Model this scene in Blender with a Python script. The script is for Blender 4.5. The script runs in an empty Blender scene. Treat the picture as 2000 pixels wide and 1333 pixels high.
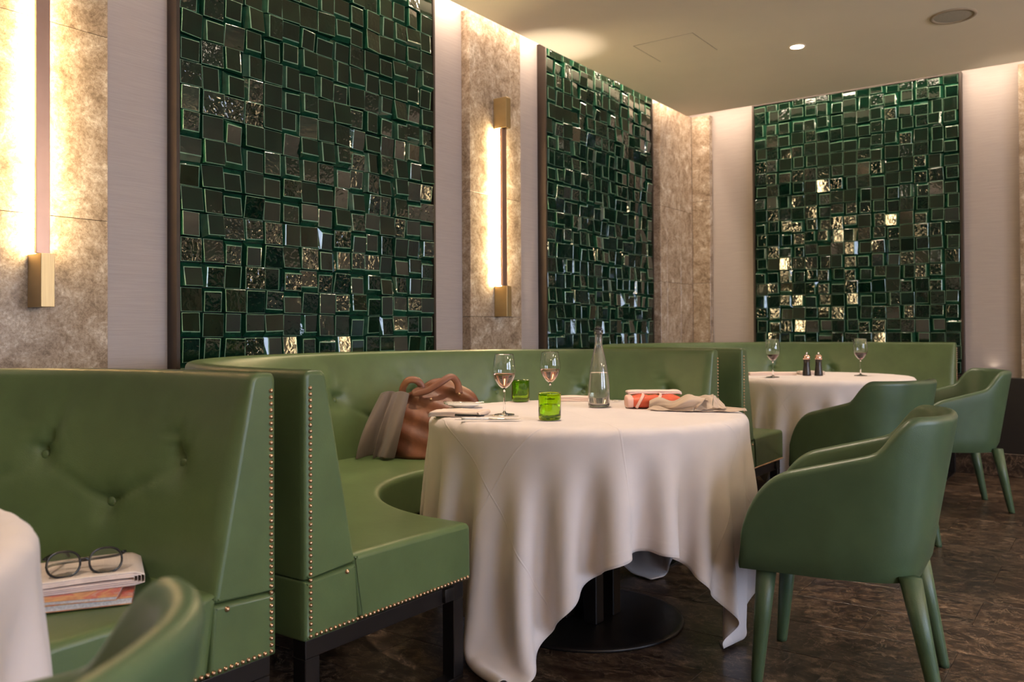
import bpy, bmesh, math, random
import numpy as np
from mathutils import Vector, Matrix, Euler
random.seed(7); rng = np.random.default_rng(11)
S = bpy.context.scene
COL = S.collection
PI = math.pi
# ------------------------------------------------------------------ camera
F_PX = 1652.6; CX, CY, CZ = 2.9864, 0.0, 1.02
cR = Vector((0.81105677, 0.58494432, -0.00520216)); cU = Vector((0.01023832, -0.00530314, 0.99993352)); cF = Vector((-0.58487785, 0.81105611, 0.01029))
cam = bpy.data.cameras.new('camera'); camo = bpy.data.objects.new('camera', cam); COL.objects.link(camo)
M = Matrix.Identity(4)
for i in range(3):
    M[i][0] = cR[i]; M[i][1] = cU[i]; M[i][2] = -cF[i]
M[0][3], M[1][3], M[2][3] = CX, CY, CZ
camo.matrix_world = M
cam.sensor_width = 36.0; cam.lens = 36.0 * F_PX / 2000.0
cam.shift_y = (632.23 - 666.5) / 2000.0
cam.clip_start = 0.02
cam.dof.use_dof = True; cam.dof.focus_distance = 2.75; cam.dof.aperture_fstop = 4.0
S.camera = camo
# ------------------------------------------------------------------ view / world / big lights
S.view_settings.view_transform = 'Standard'; S.view_settings.look = 'None'
S.view_settings.gamma = 1.0; S.view_settings.use_curve_mapping = False
S.view_settings.exposure = 0.70
S.cycles.use_denoising = True
S.cycles.caustics_reflective = False; S.cycles.caustics_refractive = False
S.cycles.max_bounces = 10; S.cycles.transmission_bounces = 10; S.cycles.diffuse_bounces = 4; S.cycles.glossy_bounces = 4
S.cycles.sample_clamp_indirect = 6.0
W = bpy.data.worlds.new('world'); S.world = W; W.use_nodes = True
W.node_tree.nodes['Background'].inputs[0].default_value = (0.45, 0.6, 1.0, 1)
W.node_tree.nodes['Background'].inputs[1].default_value = 0.6

def light(name, kind, loc, energy, color, rot=None, target=None, parent=None, **kw):
    l = bpy.data.lights.new(name, kind); l.energy = energy; l.color = color
    for k, v in kw.items(): setattr(l, k, v)
    o = bpy.data.objects.new(name, l); COL.objects.link(o); o.location = loc
    if rot: o.rotation_euler = rot
    if target is not None:
        o.rotation_euler = (Vector(target) - Vector(loc)).to_track_quat('-Z', 'Y').to_euler()
    if parent: o.parent = parent
    return o
WARM = (1.0, 0.76, 0.50); WARM2 = (1.0, 0.79, 0.60); DAY = (0.66, 0.78, 1.0)
# daylight that enters by the two windows of the far side wall
for i, yy in enumerate((0.1, 3.1)):
    light('window_daylight', 'AREA', (7.75, yy, 1.55), 92, DAY, rot=(0, PI / 2, 0), shape='RECTANGLE', size=1.9, size_y=1.7)
# light slots between soffit and walls
light('slot_light', 'AREA', (0.055, 3.0, 2.93), 32, (1.0, 0.80, 0.60), rot=(0, math.radians(14), 0), shape='RECTANGLE', size=0.03, size_y=6.9)
light('slot_light', 'AREA', (3.2, 6.60, 2.95), 27, (1.0, 0.80, 0.60), rot=(math.radians(18), 0, 0), shape='RECTANGLE', size=6.6, size_y=0.03)

# ------------------------------------------------------------------ materials
def new_mat(name):
    m = bpy.data.materials.new(name); m.use_nodes = True
    nt = m.node_tree; b = nt.nodes['Principled BSDF']
    return m, nt, b
def nd(nt, kind, **kw):
    n = nt.nodes.new(kind)
    for k, v in kw.items():
        if isinstance(k, str) and hasattr(n, k) and k not in n.inputs: setattr(n, k, v)
        else: n.inputs[k].default_value = v
    return n
def ramp(nt, fac, stops):
    r = nt.nodes.new('ShaderNodeValToRGB'); e = r.color_ramp.elements
    while len(e) < len(stops): e.new(0.5)
    for el, (p, c) in zip(e, stops): el.position = p; el.color = (*c, 1)
    nt.links.new(fac, r.inputs[0]); return r.outputs[0]
def coords(nt, scale=(1, 1, 1), kind='Object', rand=False):
    tc = nt.nodes.new('ShaderNodeTexCoord'); mp = nt.nodes.new('ShaderNodeMapping')
    mp.inputs['Scale'].default_value = scale
    nt.links.new(tc.outputs[kind], mp.inputs[0])
    if rand:
        oi = nt.nodes.new('ShaderNodeObjectInfo'); vm = nt.nodes.new('ShaderNodeVectorMath'); vm.operation = 'MULTIPLY'
        nt.links.new(oi.outputs['Random'], vm.inputs[0]); vm.inputs[1].default_value = (37, 53, 71)
        nt.links.new(vm.outputs[0], mp.inputs['Location'])
    return mp.outputs[0]
def noise(nt, vec, scale, detail=4, rough=0.55, dist=0.0):
    n = nt.nodes.new('ShaderNodeTexNoise'); nt.links.new(vec, n.inputs['Vector'])
    n.inputs['Scale'].default_value = scale; n.inputs['Detail'].default_value = detail
    n.inputs['Roughness'].default_value = rough; n.inputs['Distortion'].default_value = dist
    return n.outputs['Fac']
def bump(nt, b, h, strength=0.2, dist=0.01):
    bn = nt.nodes.new('ShaderNodeBump'); bn.inputs['Strength'].default_value = strength; bn.inputs['Distance'].default_value = dist
    nt.links.new(h, bn.inputs['Height']); nt.links.new(bn.outputs[0], b.inputs['Normal']); return bn
def mul(nt, a, v):
    m = nt.nodes.new('ShaderNodeMath'); m.operation = 'MULTIPLY'; nt.links.new(a, m.inputs[0])
    if isinstance(v, (int, float)): m.inputs[1].default_value = v
    else: nt.links.new(v, m.inputs[1])
    return m.outputs[0]
def plain(name, col, rough=0.5, metal=0.0, spec=None, nscale=None, var=0.12, bstr=0.0, coat=0.0):
    m, nt, b = new_mat(name)
    b.inputs['Roughness'].default_value = rough; b.inputs['Metallic'].default_value = metal
    if spec is not None: b.inputs['Specular IOR Level'].default_value = spec
    if coat: b.inputs['Coat Weight'].default_value = coat; b.inputs['Coat Roughness'].default_value = 0.1
    v = coords(nt); f = noise(nt, v, nscale or 12.0, 3)
    lo = tuple(c * (1 - var) for c in col); hi = tuple(min(1, c * (1 + var)) for c in col)
    nt.links.new(ramp(nt, f, [(0.3, lo), (0.7, hi)]), b.inputs['Base Color'])
    if bstr: bump(nt, b, f, bstr, 0.004)
    return m
def emit(name, col, strength):
    m, nt, b = new_mat(name)
    b.inputs['Base Color'].default_value = (*col, 1); b.inputs['Emission Color'].default_value = (*col, 1); b.inputs['Emission Strength'].default_value = strength
    return m
def leather(name, col, rough=0.40):
    m, nt, b = new_mat(name)
    v = coords(nt); f = noise(nt, v, 6.0, 4)
    lo = tuple(c * 0.86 for c in col); hi = tuple(c * 1.12 for c in col)
    nt.links.new(ramp(nt, f, [(0.3, lo), (0.7, hi)]), b.inputs['Base Color'])
    b.inputs['Roughness'].default_value = rough; b.inputs['Specular IOR Level'].default_value = 0.45
    vo = nt.nodes.new('ShaderNodeTexVoronoi'); vo.inputs['Scale'].default_value = 420; nt.links.new(v, vo.inputs['Vector'])
    n2 = noise(nt, v, 35, 3)
    ad = nt.nodes.new('ShaderNodeMath'); ad.operation = 'MULTIPLY_ADD'; nt.links.new(n2, ad.inputs[0]); ad.inputs[1].default_value = 2.2
    nt.links.new(vo.outputs['Distance'], ad.inputs[2])
    bump(nt, b, ad.outputs[0], 0.16, 0.0012)
    return m
MAT = {}
MAT['leather'] = leather('green_leather', (0.085, 0.128, 0.050), 0.37)
MAT['leather_chair'] = leather('chair_leather', (0.058, 0.098, 0.050), 0.38)
MAT['piping'] = plain('leather_piping', (0.085, 0.17, 0.075), 0.45)
MAT['brassnail'] = plain('bronze_nail', (0.50, 0.32, 0.20), 0.28, 1.0)
MAT['blackmetal'] = plain('dark_metal', (0.020, 0.017, 0.017), 0.38, 0.6)
MAT['bronze'] = plain('bronze_frame', (0.040, 0.027, 0.021), 0.45, 0.3)
MAT['ceiling'] = plain('ceiling_paint', (0.86, 0.775, 0.635), 0.75, var=0.03, nscale=1.5)
MAT['groove'] = plain('groove', (0.42, 0.36, 0.28), 0.8)
MAT['darkwall'] = plain('dark_panel', (0.009, 0.006, 0.005), 0.45, nscale=30)
MAT['roomwall'] = plain('brown_wall', (0.20, 0.15, 0.115), 0.6, nscale=3)
MAT['grille'] = plain('speaker_grille', (0.42, 0.39, 0.33), 0.6, nscale=400, var=0.3)
MAT['ring'] = plain('speaker_ring', (0.36, 0.29, 0.21), 0.6)
MAT['chrome'] = plain('polished_steel', (0.82, 0.80, 0.78), 0.12, 1.0, var=0.03)
MAT['black'] = plain('black_plastic', (0.012, 0.012, 0.014), 0.25)
MAT['mill'] = plain('dark_wood', (0.018, 0.013, 0.013), 0.3, nscale=40, var=0.4)
MAT['copper'] = plain('pale_copper', (0.85, 0.55, 0.45), 0.22, 1.0)
MAT['porcelain'] = plain('porcelain', (0.80, 0.77, 0.74), 0.15, var=0.02)
MAT['paper'] = plain('paper', (0.72, 0.60, 0.54), 0.8, nscale=60, var=0.10)
MAT['pages'] = plain('page_edges', (0.55, 0.52, 0.52), 0.8, nscale=200, var=0.2)
MAT['rednap'] = plain('red_leather', (0.62, 0.10, 0.045), 0.5, nscale=30)
MAT['pinkstrap'] = plain('pink_leather', (0.75, 0.46, 0.38), 0.55)
MAT['rug'] = plain('dark_cloth', (0.03, 0.02, 0.02), 0.9)

def brass():
    m, nt, b = new_mat('brushed_brass'); v = coords(nt, (1, 260, 3)); f = noise(nt, v, 3.0, 3)
    nt.links.new(ramp(nt, f, [(0.3, (0.44, 0.325, 0.165)), (0.7, (0.55, 0.42, 0.23))]), b.inputs['Base Color'])
    b.inputs['Metallic'].default_value = 1; b.inputs['Roughness'].default_value = 0.38; bump(nt, b, f, 0.05, 0.001); return m
MAT['brass'] = brass()
MAT['barmetal'] = plain('mauve_bronze', (0.40, 0.27, 0.23), 0.33, 1.0, var=0.05)
MAT['led'] = emit('led_diffuser', (1.0, 0.76, 0.40), 64.0)
MAT['lamp'] = emit('downlight_lens', (1.0, 0.85, 0.66), 14.0)

def wallpaper():
    m, nt, b = new_mat('silk_wallpaper'); v = coords(nt, (1.0, 1.0, 60)); f = noise(nt, v, 6.0, 5, 0.7)
    nt.links.new(ramp(nt, f, [(0.25, (0.36, 0.305, 0.285)), (0.75, (0.46, 0.395, 0.372))]), b.inputs['Base Color'])
    b.inputs['Roughness'].default_value = 0.5; bump(nt, b, f, 0.12, 0.004); return m
MAT['wallpaper'] = wallpaper()
def stone():
    m, nt, b = new_mat('beige_marble'); v = coords(nt, (1, 1, 1), rand=True)
    f = noise(nt, v, 11.0, 12, 0.74, 0.5); g = noise(nt, v, 85.0, 5, 0.75, 0.6)
    c1 = ramp(nt, f, [(0.33, (0.20, 0.14, 0.095)), (0.46, (0.38, 0.285, 0.205)), (0.56, (0.50, 0.40, 0.31)), (0.68, (0.74, 0.65, 0.55))])
    c2 = ramp(nt, g, [(0.38, (0.50, 0.46, 0.42)), (0.58, (1, 1, 1))])
    mx = nt.nodes.new('ShaderNodeMix'); mx.data_type = 'RGBA'; mx.blend_type = 'MULTIPLY'; mx.inputs[0].default_value = 0.75
    nt.links.new(c1, mx.inputs[6]); nt.links.new(c2, mx.inputs[7]); nt.links.new(mx.outputs[2], b.inputs['Base Color'])
    b.inputs['Roughness'].default_value = 0.22; b.inputs['Specular IOR Level'].default_value = 0.4; return m
MAT['stone'] = stone()
def floor_marble(name='brown_marble'):
    m, nt, b = new_mat(name); v = coords(nt, (0.9, 1.25, 1.0), rand=True)
    f = noise(nt, v, 13.0, 12, 0.80, 0.4); g = noise(nt, v, 26.0, 6, 0.8, 2.5)
    c1 = ramp(nt, f, [(0.36, (0.007, 0.0045, 0.0035)), (0.49, (0.036, 0.022, 0.015)), (0.58, (0.105, 0.068, 0.044)), (0.69, (0.34, 0.245, 0.17))])
    c2 = ramp(nt, g, [(0.40, (0.45, 0.40, 0.36)), (0.60, (1, 1, 1))])
    mx = nt.nodes.new('ShaderNodeMix'); mx.data_type = 'RGBA'; mx.blend_type = 'MULTIPLY'; mx.inputs[0].default_value = 0.8
    nt.links.new(c1, mx.inputs[6]); nt.links.new(c2, mx.inputs[7])
    vn = ramp(nt, noise(nt, v, 7.0, 8, 0.6, 2.0), [(0.485, (0,) * 3), (0.500, (1,) * 3), (0.515, (0,) * 3)])
    mv = nt.nodes.new('ShaderNodeMix'); mv.data_type = 'RGBA'; nt.links.new(mul(nt, vn, 0.35), mv.inputs[0]); nt.links.new(mx.outputs[2], mv.inputs[6]); mv.inputs[7].default_value = (0.45, 0.32, 0.22, 1)
    nt.links.new(mv.outputs[2], b.inputs['Base Color'])
    b.inputs['Roughness'].default_value = 0.34; bump(nt, b, g, 0.04, 0.002); return m
MAT['floor'] = floor_marble()
def glaze(name, lo, hi, wavy):
    m, nt, b = new_mat(name); v = coords(nt, (1, 1, 1), rand=True)
    f = noise(nt, v, 22, 3)
    nt.links.new(ramp(nt, f, [(0.3, lo), (0.7, hi)]), b.inputs['Base Color'])
    b.inputs['Roughness'].default_value = 0.05; b.inputs['IOR'].default_value = 1.55
    if wavy:
        oi = nt.nodes.new('ShaderNodeObjectInfo')
        h = noise(nt, v, 42, 1, 0.4, 0.8)
        st = ramp(nt, oi.outputs['Random'], [(0.0, (0.04,) * 3), (0.55, (0.08,) * 3), (0.74, (0.30,) * 3), (1.0, (0.9,) * 3)])
        bn = bump(nt, b, h, 0.2, 0.0055); nt.links.new(st, bn.inputs['Strength'])
    else:
        bump(nt, b, noise(nt, v, 40, 2), 0.25, 0.003)
    return m
MAT['tile_face'] = glaze('tile_glaze_dark', (0.0012, 0.0075, 0.0045), (0.0025, 0.018, 0.0095), True)
MAT['tile_side'] = glaze('tile_glaze_green', (0.005, 0.034, 0.018), (0.011, 0.064, 0.034), False)
MAT['tile_edge'] = glaze('tile_glaze_thin', (0.13, 0.25, 0.165), (0.24, 0.37, 0.26), False)
MAT['grout'] = plain('dark_grout', (0.006, 0.010, 0.007), 0.8)

def linen(name, col, crease=False, weave=900):
    m, nt, b = new_mat(name); v = coords(nt); f = noise(nt, v, 5, 4)
    nt.links.new(ramp(nt, f, [(0.3, tuple(c * 0.95 for c in col)), (0.7, tuple(min(1, c * 1.04) for c in col))]), b.inputs['Base Color'])
    b.inputs['Roughness'].default_value = 0.85; b.inputs['Specular IOR Level'].default_value = 0.2
    b.inputs['Sheen Weight'].default_value = 0.15
    if crease:
        uv = coords(nt, (1, 1, 1), 'UV'); sep = nt.nodes.new('ShaderNodeSeparateXYZ'); nt.links.new(uv, sep.inputs[0])
        hs = []
        for ax in (0, 1):
            pp = nt.nodes.new('ShaderNodeMath'); pp.operation = 'PINGPONG'; nt.links.new(sep.outputs[ax], pp.inputs[0]); pp.inputs[1].default_value = 0.125
            rr = ramp(nt, mul(nt, pp.outputs[0], 8.0), [(0.0, (1,) * 3), (0.016, (0,) * 3)]); hs.append(rr)
        hm = nt.nodes.new('ShaderNodeSeparateXYZ')
        dst = []
        for ax in (0, 1):
            a_ = nt.nodes.new('ShaderNodeMath'); a_.operation = 'SUBTRACT'; nt.links.new(sep.outputs[ax], a_.inputs[0]); a_.inputs[1].default_value = 0.5
            ab = nt.nodes.new('ShaderNodeMath'); ab.operation = 'ABSOLUTE'; nt.links.new(a_.outputs[0], ab.inputs[0]); dst.append(ab.outputs[0])
        mxx = nt.nodes.new('ShaderNodeMath'); mxx.operation = 'MAXIMUM'; nt.links.new(dst[0], mxx.inputs[0]); nt.links.new(dst[1], mxx.inputs[1])
        hem = ramp(nt, mxx.outputs[0], [(0.478, (0,) * 3), (0.481, (1,) * 3)])
        ad = nt.nodes.new('ShaderNodeMath'); ad.operation = 'ADD'; nt.links.new(hs[0], ad.inputs[0]); nt.links.new(hs[1], ad.inputs[1])
        ad2 = nt.nodes.new('ShaderNodeMath'); ad2.operation = 'MULTIPLY_ADD'; nt.links.new(hem, ad2.inputs[0]); ad2.inputs[1].default_value = 0.6; nt.links.new(ad.outputs[0], ad2.inputs[2])
        bump(nt, b, ad2.outputs[0], 0.35, 0.003)
    else:
        bump(nt, b, noise(nt, v, weave, 2), 0.12, 0.001)
    return m
MAT['cloth'] = linen('white_tablecloth', (0.64, 0.575, 0.56), True)
MAT['napkin'] = linen('blush_napkin', (0.66, 0.53, 0.45))
MAT['napkin_b'] = linen('beige_napkin', (0.46, 0.36, 0.28))
MAT['napkin_p'] = linen('pale_napkin', (0.74, 0.58, 0.50))
MAT['scarf'] = linen('grey_scarf', (0.125, 0.10, 0.088), weave=300)
def tan_leather():
    m, nt, b = new_mat('tan_leather'); v = coords(nt); f = noise(nt, v, 9, 5, 0.6, 0.5)
    nt.links.new(ramp(nt, f, [(0.3, (0.075, 0.025, 0.013)), (0.52, (0.150, 0.050, 0.024)), (0.75, (0.20, 0.085, 0.035))]), b.inputs['Base Color'])
    b.inputs['Roughness'].default_value = 0.46; bump(nt, b, f, 0.25, 0.006); return m
MAT['tan'] = tan_leather()
def cover():
    m, nt, b = new_mat('magazine_cover'); v = coords(nt); f = noise(nt, v, 16, 3, 0.5, 1.0)
    nt.links.new(ramp(nt, f, [(0.35, (0.45, 0.20, 0.10)), (0.5, (0.62, 0.36, 0.16)), (0.6, (0.5, 0.10, 0.08)), (0.7, (0.60, 0.52, 0.45))]), b.inputs['Base Color'])
    b.inputs['Roughness'].default_value = 0.3; return m
MAT['cover'] = cover()
def newsprint():
    m, nt, b = new_mat('newsprint'); v = coords(nt, (1, 1, 1))
    br = nt.nodes.new('ShaderNodeTexBrick'); nt.links.new(v, br.inputs['Vector']); br.inputs['Scale'].default_value = 26
    br.inputs['Color1'].default_value = (0.50, 0.43, 0.39, 1); br.inputs['Color2'].default_value = (0.62, 0.54, 0.49, 1); br.inputs['Mortar'].default_value = (0.72, 0.62, 0.56, 1)
    br.inputs['Mortar Size'].default_value = 0.035; br.inputs['Brick Width'].default_value = 1.3; br.inputs['Row Height'].default_value = 0.12
    nt.links.new(br.outputs[0], b.inputs['Base Color']); b.inputs['Roughness'].default_value = 0.9; return m
MAT['news'] = newsprint()
def glass(name, col=(1, 1, 1), rough=0.0, ior=1.47):
    m, nt, b = new_mat(name); b.inputs['Base Color'].default_value = (*col, 1); b.inputs['Transmission Weight'].default_value = 1
    v = coords(nt); r = ramp(nt, noise(nt, v, 30, 2), [(0.0, (rough,) * 3), (1.0, (rough + 0.01,) * 3)]); nt.links.new(r, b.inputs['Roughness'])
    b.inputs['IOR'].default_value = ior; return m
MAT['glass'] = glass('clear_glass')
MAT['frost'] = glass('misted_glass', (0.97, 0.95, 0.92), 0.07); MAT['frost'].node_tree.nodes['Principled BSDF'].inputs['Transmission Weight'].default_value = 0.96
MAT['green_glass'] = glass('green_glass', (0.52, 0.76, 0.05))
MAT['water'] = glass('water', (0.97, 1.0, 0.9), 0, 1.33)
MAT['rose'] = glass('rose_wine', (1.0, 0.56, 0.42), 0, 1.34)
MAT['red'] = glass('red_wine', (0.16, 0.01, 0.02), 0, 1.34)

# ------------------------------------------------------------------ mesh helpers
def tag(o, label=None, cat=None, group=None, kind=None):
    if label: o['label'] = label
    if cat: o['category'] = cat
    if group: o['group'] = group
    if kind: o['kind'] = kind
    return o
def thing(name, label, cat, loc=(0, 0, 0), rz=0, group=None):
    o = bpy.data.objects.new(name, None); COL.objects.link(o); o.location = loc; o.rotation_euler = (0, 0, rz); o.empty_display_size = 0.05
    return tag(o, label, cat, group)
def link(name, me, parent=None, loc=None, rot=None):
    o = bpy.data.objects.new(name, me); COL.objects.link(o)
    if parent: o.parent = parent
    if loc is not None: o.location = loc
    if rot is not None: o.rotation_euler = rot
    return o
def mats(m): return [MAT[x] if isinstance(x, str) else x for x in (m if isinstance(m, (list, tuple)) else [m])]
def mesh(name, verts, faces, m, smooth=True, idx=None):
    me = bpy.data.meshes.new(name); me.from_pydata([tuple(v) for v in verts], [], [tuple(f) for f in faces]); me.update()
    for x in mats(m): me.materials.append(x)
    if idx: me.polygons.foreach_set('material_index', idx)
    me.polygons.foreach_set('use_smooth', [smooth] * len(me.polygons))
    return me
def bm_mesh(name, bm, m, smooth=False):
    bmesh.ops.recalc_face_normals(bm, faces=bm.faces[:])
    me = bpy.data.meshes.new(name); bm.to_mesh(me); bm.free()
    for x in mats(m): me.materials.append(x)
    me.polygons.foreach_set('use_smooth', [smooth] * len(me.polygons)); return me
def box_bm(bm, a, b, bev=0.0, seg=2):
    g = bmesh.ops.create_cube(bm, size=1.0); vs = g['verts']
    for v in vs:
        v.co = Vector([(a[i] + b[i]) / 2 + v.co[i] * (b[i] - a[i]) for i in range(3)])
    if bev > 0:
        es = list({e for v in vs for e in v.link_edges})
        bmesh.ops.bevel(bm, geom=es, offset=bev, segments=seg, affect='EDGES', profile=0.5)
def box(name, a, b, m, parent=None, bev=0.0, seg=2, smooth=False):
    bm = bmesh.new(); box_bm(bm, a, b, bev, seg)
    return link(name, bm_mesh(name, bm, m, smooth), parent)
def boxes(name, lst, m, parent=None, bev=0.0):
    bm = bmesh.new()
    for a, b in lst: box_bm(bm, a, b, bev)
    return link(name, bm_mesh(name, bm, m), parent)
def lathe(name, prof, m, parent=None, n=40, loc=None, cap=False):
    vs, fs = [], []; k = len(prof)
    for i in range(n):
        a = 2 * PI * i / n; c, s = math.cos(a), math.sin(a)
        for r, z in prof: vs.append((r * c, r * s, z))
    for i in range(n):
        j = (i + 1) % n
        for q in range(k - 1): fs.append((i * k + q, j * k + q, j * k + q + 1, i * k + q + 1))
    me = mesh(name, vs, fs, m)
    bm = bmesh.new(); bm.from_mesh(me); bmesh.ops.remove_doubles(bm, verts=bm.verts[:], dist=1e-5)
    if cap: bmesh.ops.holes_fill(bm, edges=bm.edges[:], sides=0)
    bmesh.ops.recalc_face_normals(bm, faces=bm.faces[:]); bm.to_mesh(me); bm.free()
    me.polygons.foreach_set('use_smooth', [True] * len(me.polygons))
    return link(name, me, parent, loc)
def smoothpath(pts, n):
    pts = [Vector(p) for p in pts]; out = []
    P = [pts[0] * 2 - pts[1]] + pts + [pts[-1] * 2 - pts[-2]]
    for i in range(1, len(P) - 2):
        for k in range(n):
            t = k / n; a, b, c, d = P[i - 1], P[i], P[i + 1], P[i + 2]
            out.append(0.5 * ((2 * b) + (c - a) * t + (2 * a - 5 * b + 4 * c - d) * t * t + (3 * b - a - 3 * c + d) * t ** 3))
    out.append(pts[-1]); return out
def tube_bm(bm, pts, rad, n=10, flat=1.0, up=Vector((0, 0, 1))):
    rings = []
    for i, p in enumerate(pts):
        t = (pts[min(i + 1, len(pts) - 1)] - pts[max(i - 1, 0)]).normalized()
        a = t.cross(up)
        if a.length < 1e-3: a = t.cross(Vector((1, 0, 0)))
        a.normalize(); b = a.cross(t).normalized()
        r = rad(i / (len(pts) - 1)) if callable(rad) else rad
        rings.append([bm.verts.new(p + a * math.cos(2 * PI * k / n) * r + b * math.sin(2 * PI * k / n) * r * flat) for k in range(n)])
    for i in range(len(rings) - 1):
        for k in range(n): bm.faces.new((rings[i][k], rings[i][(k + 1) % n], rings[i + 1][(k + 1) % n], rings[i + 1][k]))
    bm.faces.new(rings[0]); bm.faces.new(rings[-1][::-1])
def tube(name, pts, rad, m, parent=None, n=10, flat=1.0, up=Vector((0, 0, 1))):
    bm = bmesh.new(); tube_bm(bm, pts, rad, n, flat, up); return link(name, bm_mesh(name, bm, m, True), parent)
def grid_mesh(name, P, m, closed_u=False, closed_v=False, uv=False, smooth=True):
    nu, nv = P.shape[0], P.shape[1]; fs = []
    for i in range(nu if closed_u else nu - 1):
        for j in range(nv if closed_v else nv - 1):
            i2, j2 = (i + 1) % nu, (j + 1) % nv
            fs.append((i * nv + j, i2 * nv + j, i2 * nv + j2, i * nv + j2))
    me = mesh(name, P.reshape(-1, 3).tolist(), fs, m, smooth)
    if uv:
        l = me.uv_layers.new(name='UVMap'); li = np.array([x.vertex_index for x in me.loops])
        u = (li // nv) / (nu - 1); v = (li % nv) / (nv - 1)
        l.data.foreach_set('uv', np.stack([u, v], 1).ravel())
    return me
def mod_solid(o, t, off=-1): 
    md = o.modifiers.new('thickness', 'SOLIDIFY'); md.thickness = t; md.offset = off; return o
def mod_sub(o, lv=1):
    md = o.modifiers.new('smooth', 'SUBSURF'); md.levels = lv; md.render_levels = lv; return o
def copy_tree(o, parent=None):
    c = o.copy(); COL.objects.link(c); c.parent = parent
    for ch in o.children: copy_tree(ch, c)
    return c

# ------------------------------------------------------------------ the setting
WA = -0.062; WB = 6.860; SOF = 2.79
XR, YF = 7.7, -5.2
def struct(o): o['kind'] = 'structure'; return o
fl = struct(box('floor', (WA - 0.2, YF - 0.2, -0.25), (XR + 0.2, WB + 0.2, -0.012), 'floor'))
tb = bmesh.new(); box_bm(tb, (-0.2994, -0.1494, -0.012), (0.2994, 0.1494, 0.0), 0.0007, 1); tile_me = bm_mesh('floor_tile', tb, 'floor')
x0f, y0f = 2.555, 3.30
cnt = 0
for r in range(-9, 12):
    for c in range(-6, 7):
        x = x0f + 0.3 + c * 0.6 - (0.3 if r % 2 else 0.0); y = y0f + 0.15 + r * 0.3
        if x < 0.2 or x > 5.7 or y < 0.3 or y > 6.78: continue
        link('floor_tile', tile_me, fl, (x, y, random.uniform(-0.0004, 0.0))); cnt += 1
struct(box('wall_left', (WA - 0.15, YF, -0.2), (WA, WB + 0.15, 3.2), 'wallpaper'))
struct(box('wall_back', (WA, WB, -0.2), (XR + 0.2, WB + 0.15, 3.2), 'wallpaper'))
struct(box('wall_front', (WA - 0.15, YF - 0.15, -0.2), (XR + 0.2, YF, 3.2), 'roomwall'))
# side wall with two window openings
wins = [(-0.85, 1.05), (2.15, 4.05)]
segs = [((XR, YF, -0.2), (XR + 0.15, WB, 0.7)), ((XR, YF, 2.4), (XR + 0.15, WB, 3.2))]
ys = [YF] + [v for w in wins for v in w] + [WB]
for a, b in zip(ys[0::2], ys[1::2]): segs.append(((XR, a, 0.7), (XR + 0.15, b, 2.4)))
struct(boxes('wall_right', segs, 'roomwall'))
for i, (a, b) in enumerate(wins):
    wo = struct(thing('window_%d' % (i + 1), None, None, (XR, (a + b) / 2, 0.7)))
    h = (b - a) / 2
    boxes('window_frame', [((0.0, -h, 0), (0.08, -h + 0.06, 1.7)), ((0.0, h - 0.06, 0), (0.08, h, 1.7)), ((0, -0.025, 0), (0.08, 0.025, 1.7)), ((0, -h, 0), (0.08, h, 0.06)), ((0, -h, 1.64), (0.08, h, 1.7))], 'bronze', wo)
# ceiling: soffit board with slots along both walls, closed above
ce = struct(box('ceiling', (0.10, YF, SOF), (XR + 0.2, 6.48, SOF + 0.06), 'ceiling'))
box('slot_lid', (WA - 0.15, YF, 3.05), (XR + 0.2, WB + 0.15, 3.2), 'ceiling', ce)
# access hatch in the soffit: a flush board with an open joint round it
g = 0.0028; hx0, hx1, hy0, hy1 = 0.548, 0.940, 4.680, 5.060
boxes('access_hatch', [((hx0, hy0, SOF - 0.0015), (hx0 + g, hy1, SOF + 0.001)), ((hx1 - g, hy0, SOF - 0.0015), (hx1, hy1, SOF + 0.001)), ((hx0, hy0, SOF - 0.0015), (hx1, hy0 + g, SOF + 0.001))], 'groove', ce)
# stone pilasters
def pilaster(n, kind, a, b, cuts, front=0.0):
    o = struct(thing('trim_%d' % n, None, None))
    zs = [0.0] + cuts + [2.86]
    for z0, z1 in zip(zs[:-1], zs[1:]):
        for p, q in zip(kind[1][:-1], kind[1][1:]):
            if kind[0] == 'A': box('slab', (WA, p + 0.0008, z0 + 0.0008), (front, q - 0.0008, z1 - 0.0008), 'stone', o, 0.0015, 1)
            else: box('slab', (p + 0.0008, WB - 0.062, z0 + 0.0008), (q - 0.0008, WB, z1 - 0.0008), 'stone', o, 0.0015, 1)
    return o
pilaster(1, ('A', [1.134, 1.634]), 0, 0, [0.75, 1.43, 2.10])
pilaster(2, ('A', [3.743, 4.242]), 0, 0, [0.40, 1.11, 1.82])
pilaster(3, ('A', [6.181, 6.30, 6.559, 6.798]), 0, 0, [0.72, 1.42, 2.03])
pilaster(4, ('B', [0.0, 0.16]), 0, 0, [0.72, 1.43, 2.13])
pilaster(5, ('B', [2.418, 2.93]), 0, 0, [0.70, 1.40, 2.10])
pilaster(6, ('A', [-1.476, -0.976]), 0, 0, [0.72, 1.42, 2.03])
# dark wainscot and marble skirting on the back wall
struct(box('trim_7', (2.055, WB - 0.075, 0.158), (XR, WB, 0.683), 'darkwall', None, 0.003, 1))
struct(box('baseboard_back', (WA, WB - 0.085, 0.0), (XR, WB, 0.158), 'floor', None, 0.003, 1))
struct(box('baseboard_left', (WA, YF, 0.0), (WA + 0.02, WB - 0.09, 0.12), 'floor', None, 0.002, 1))

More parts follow.
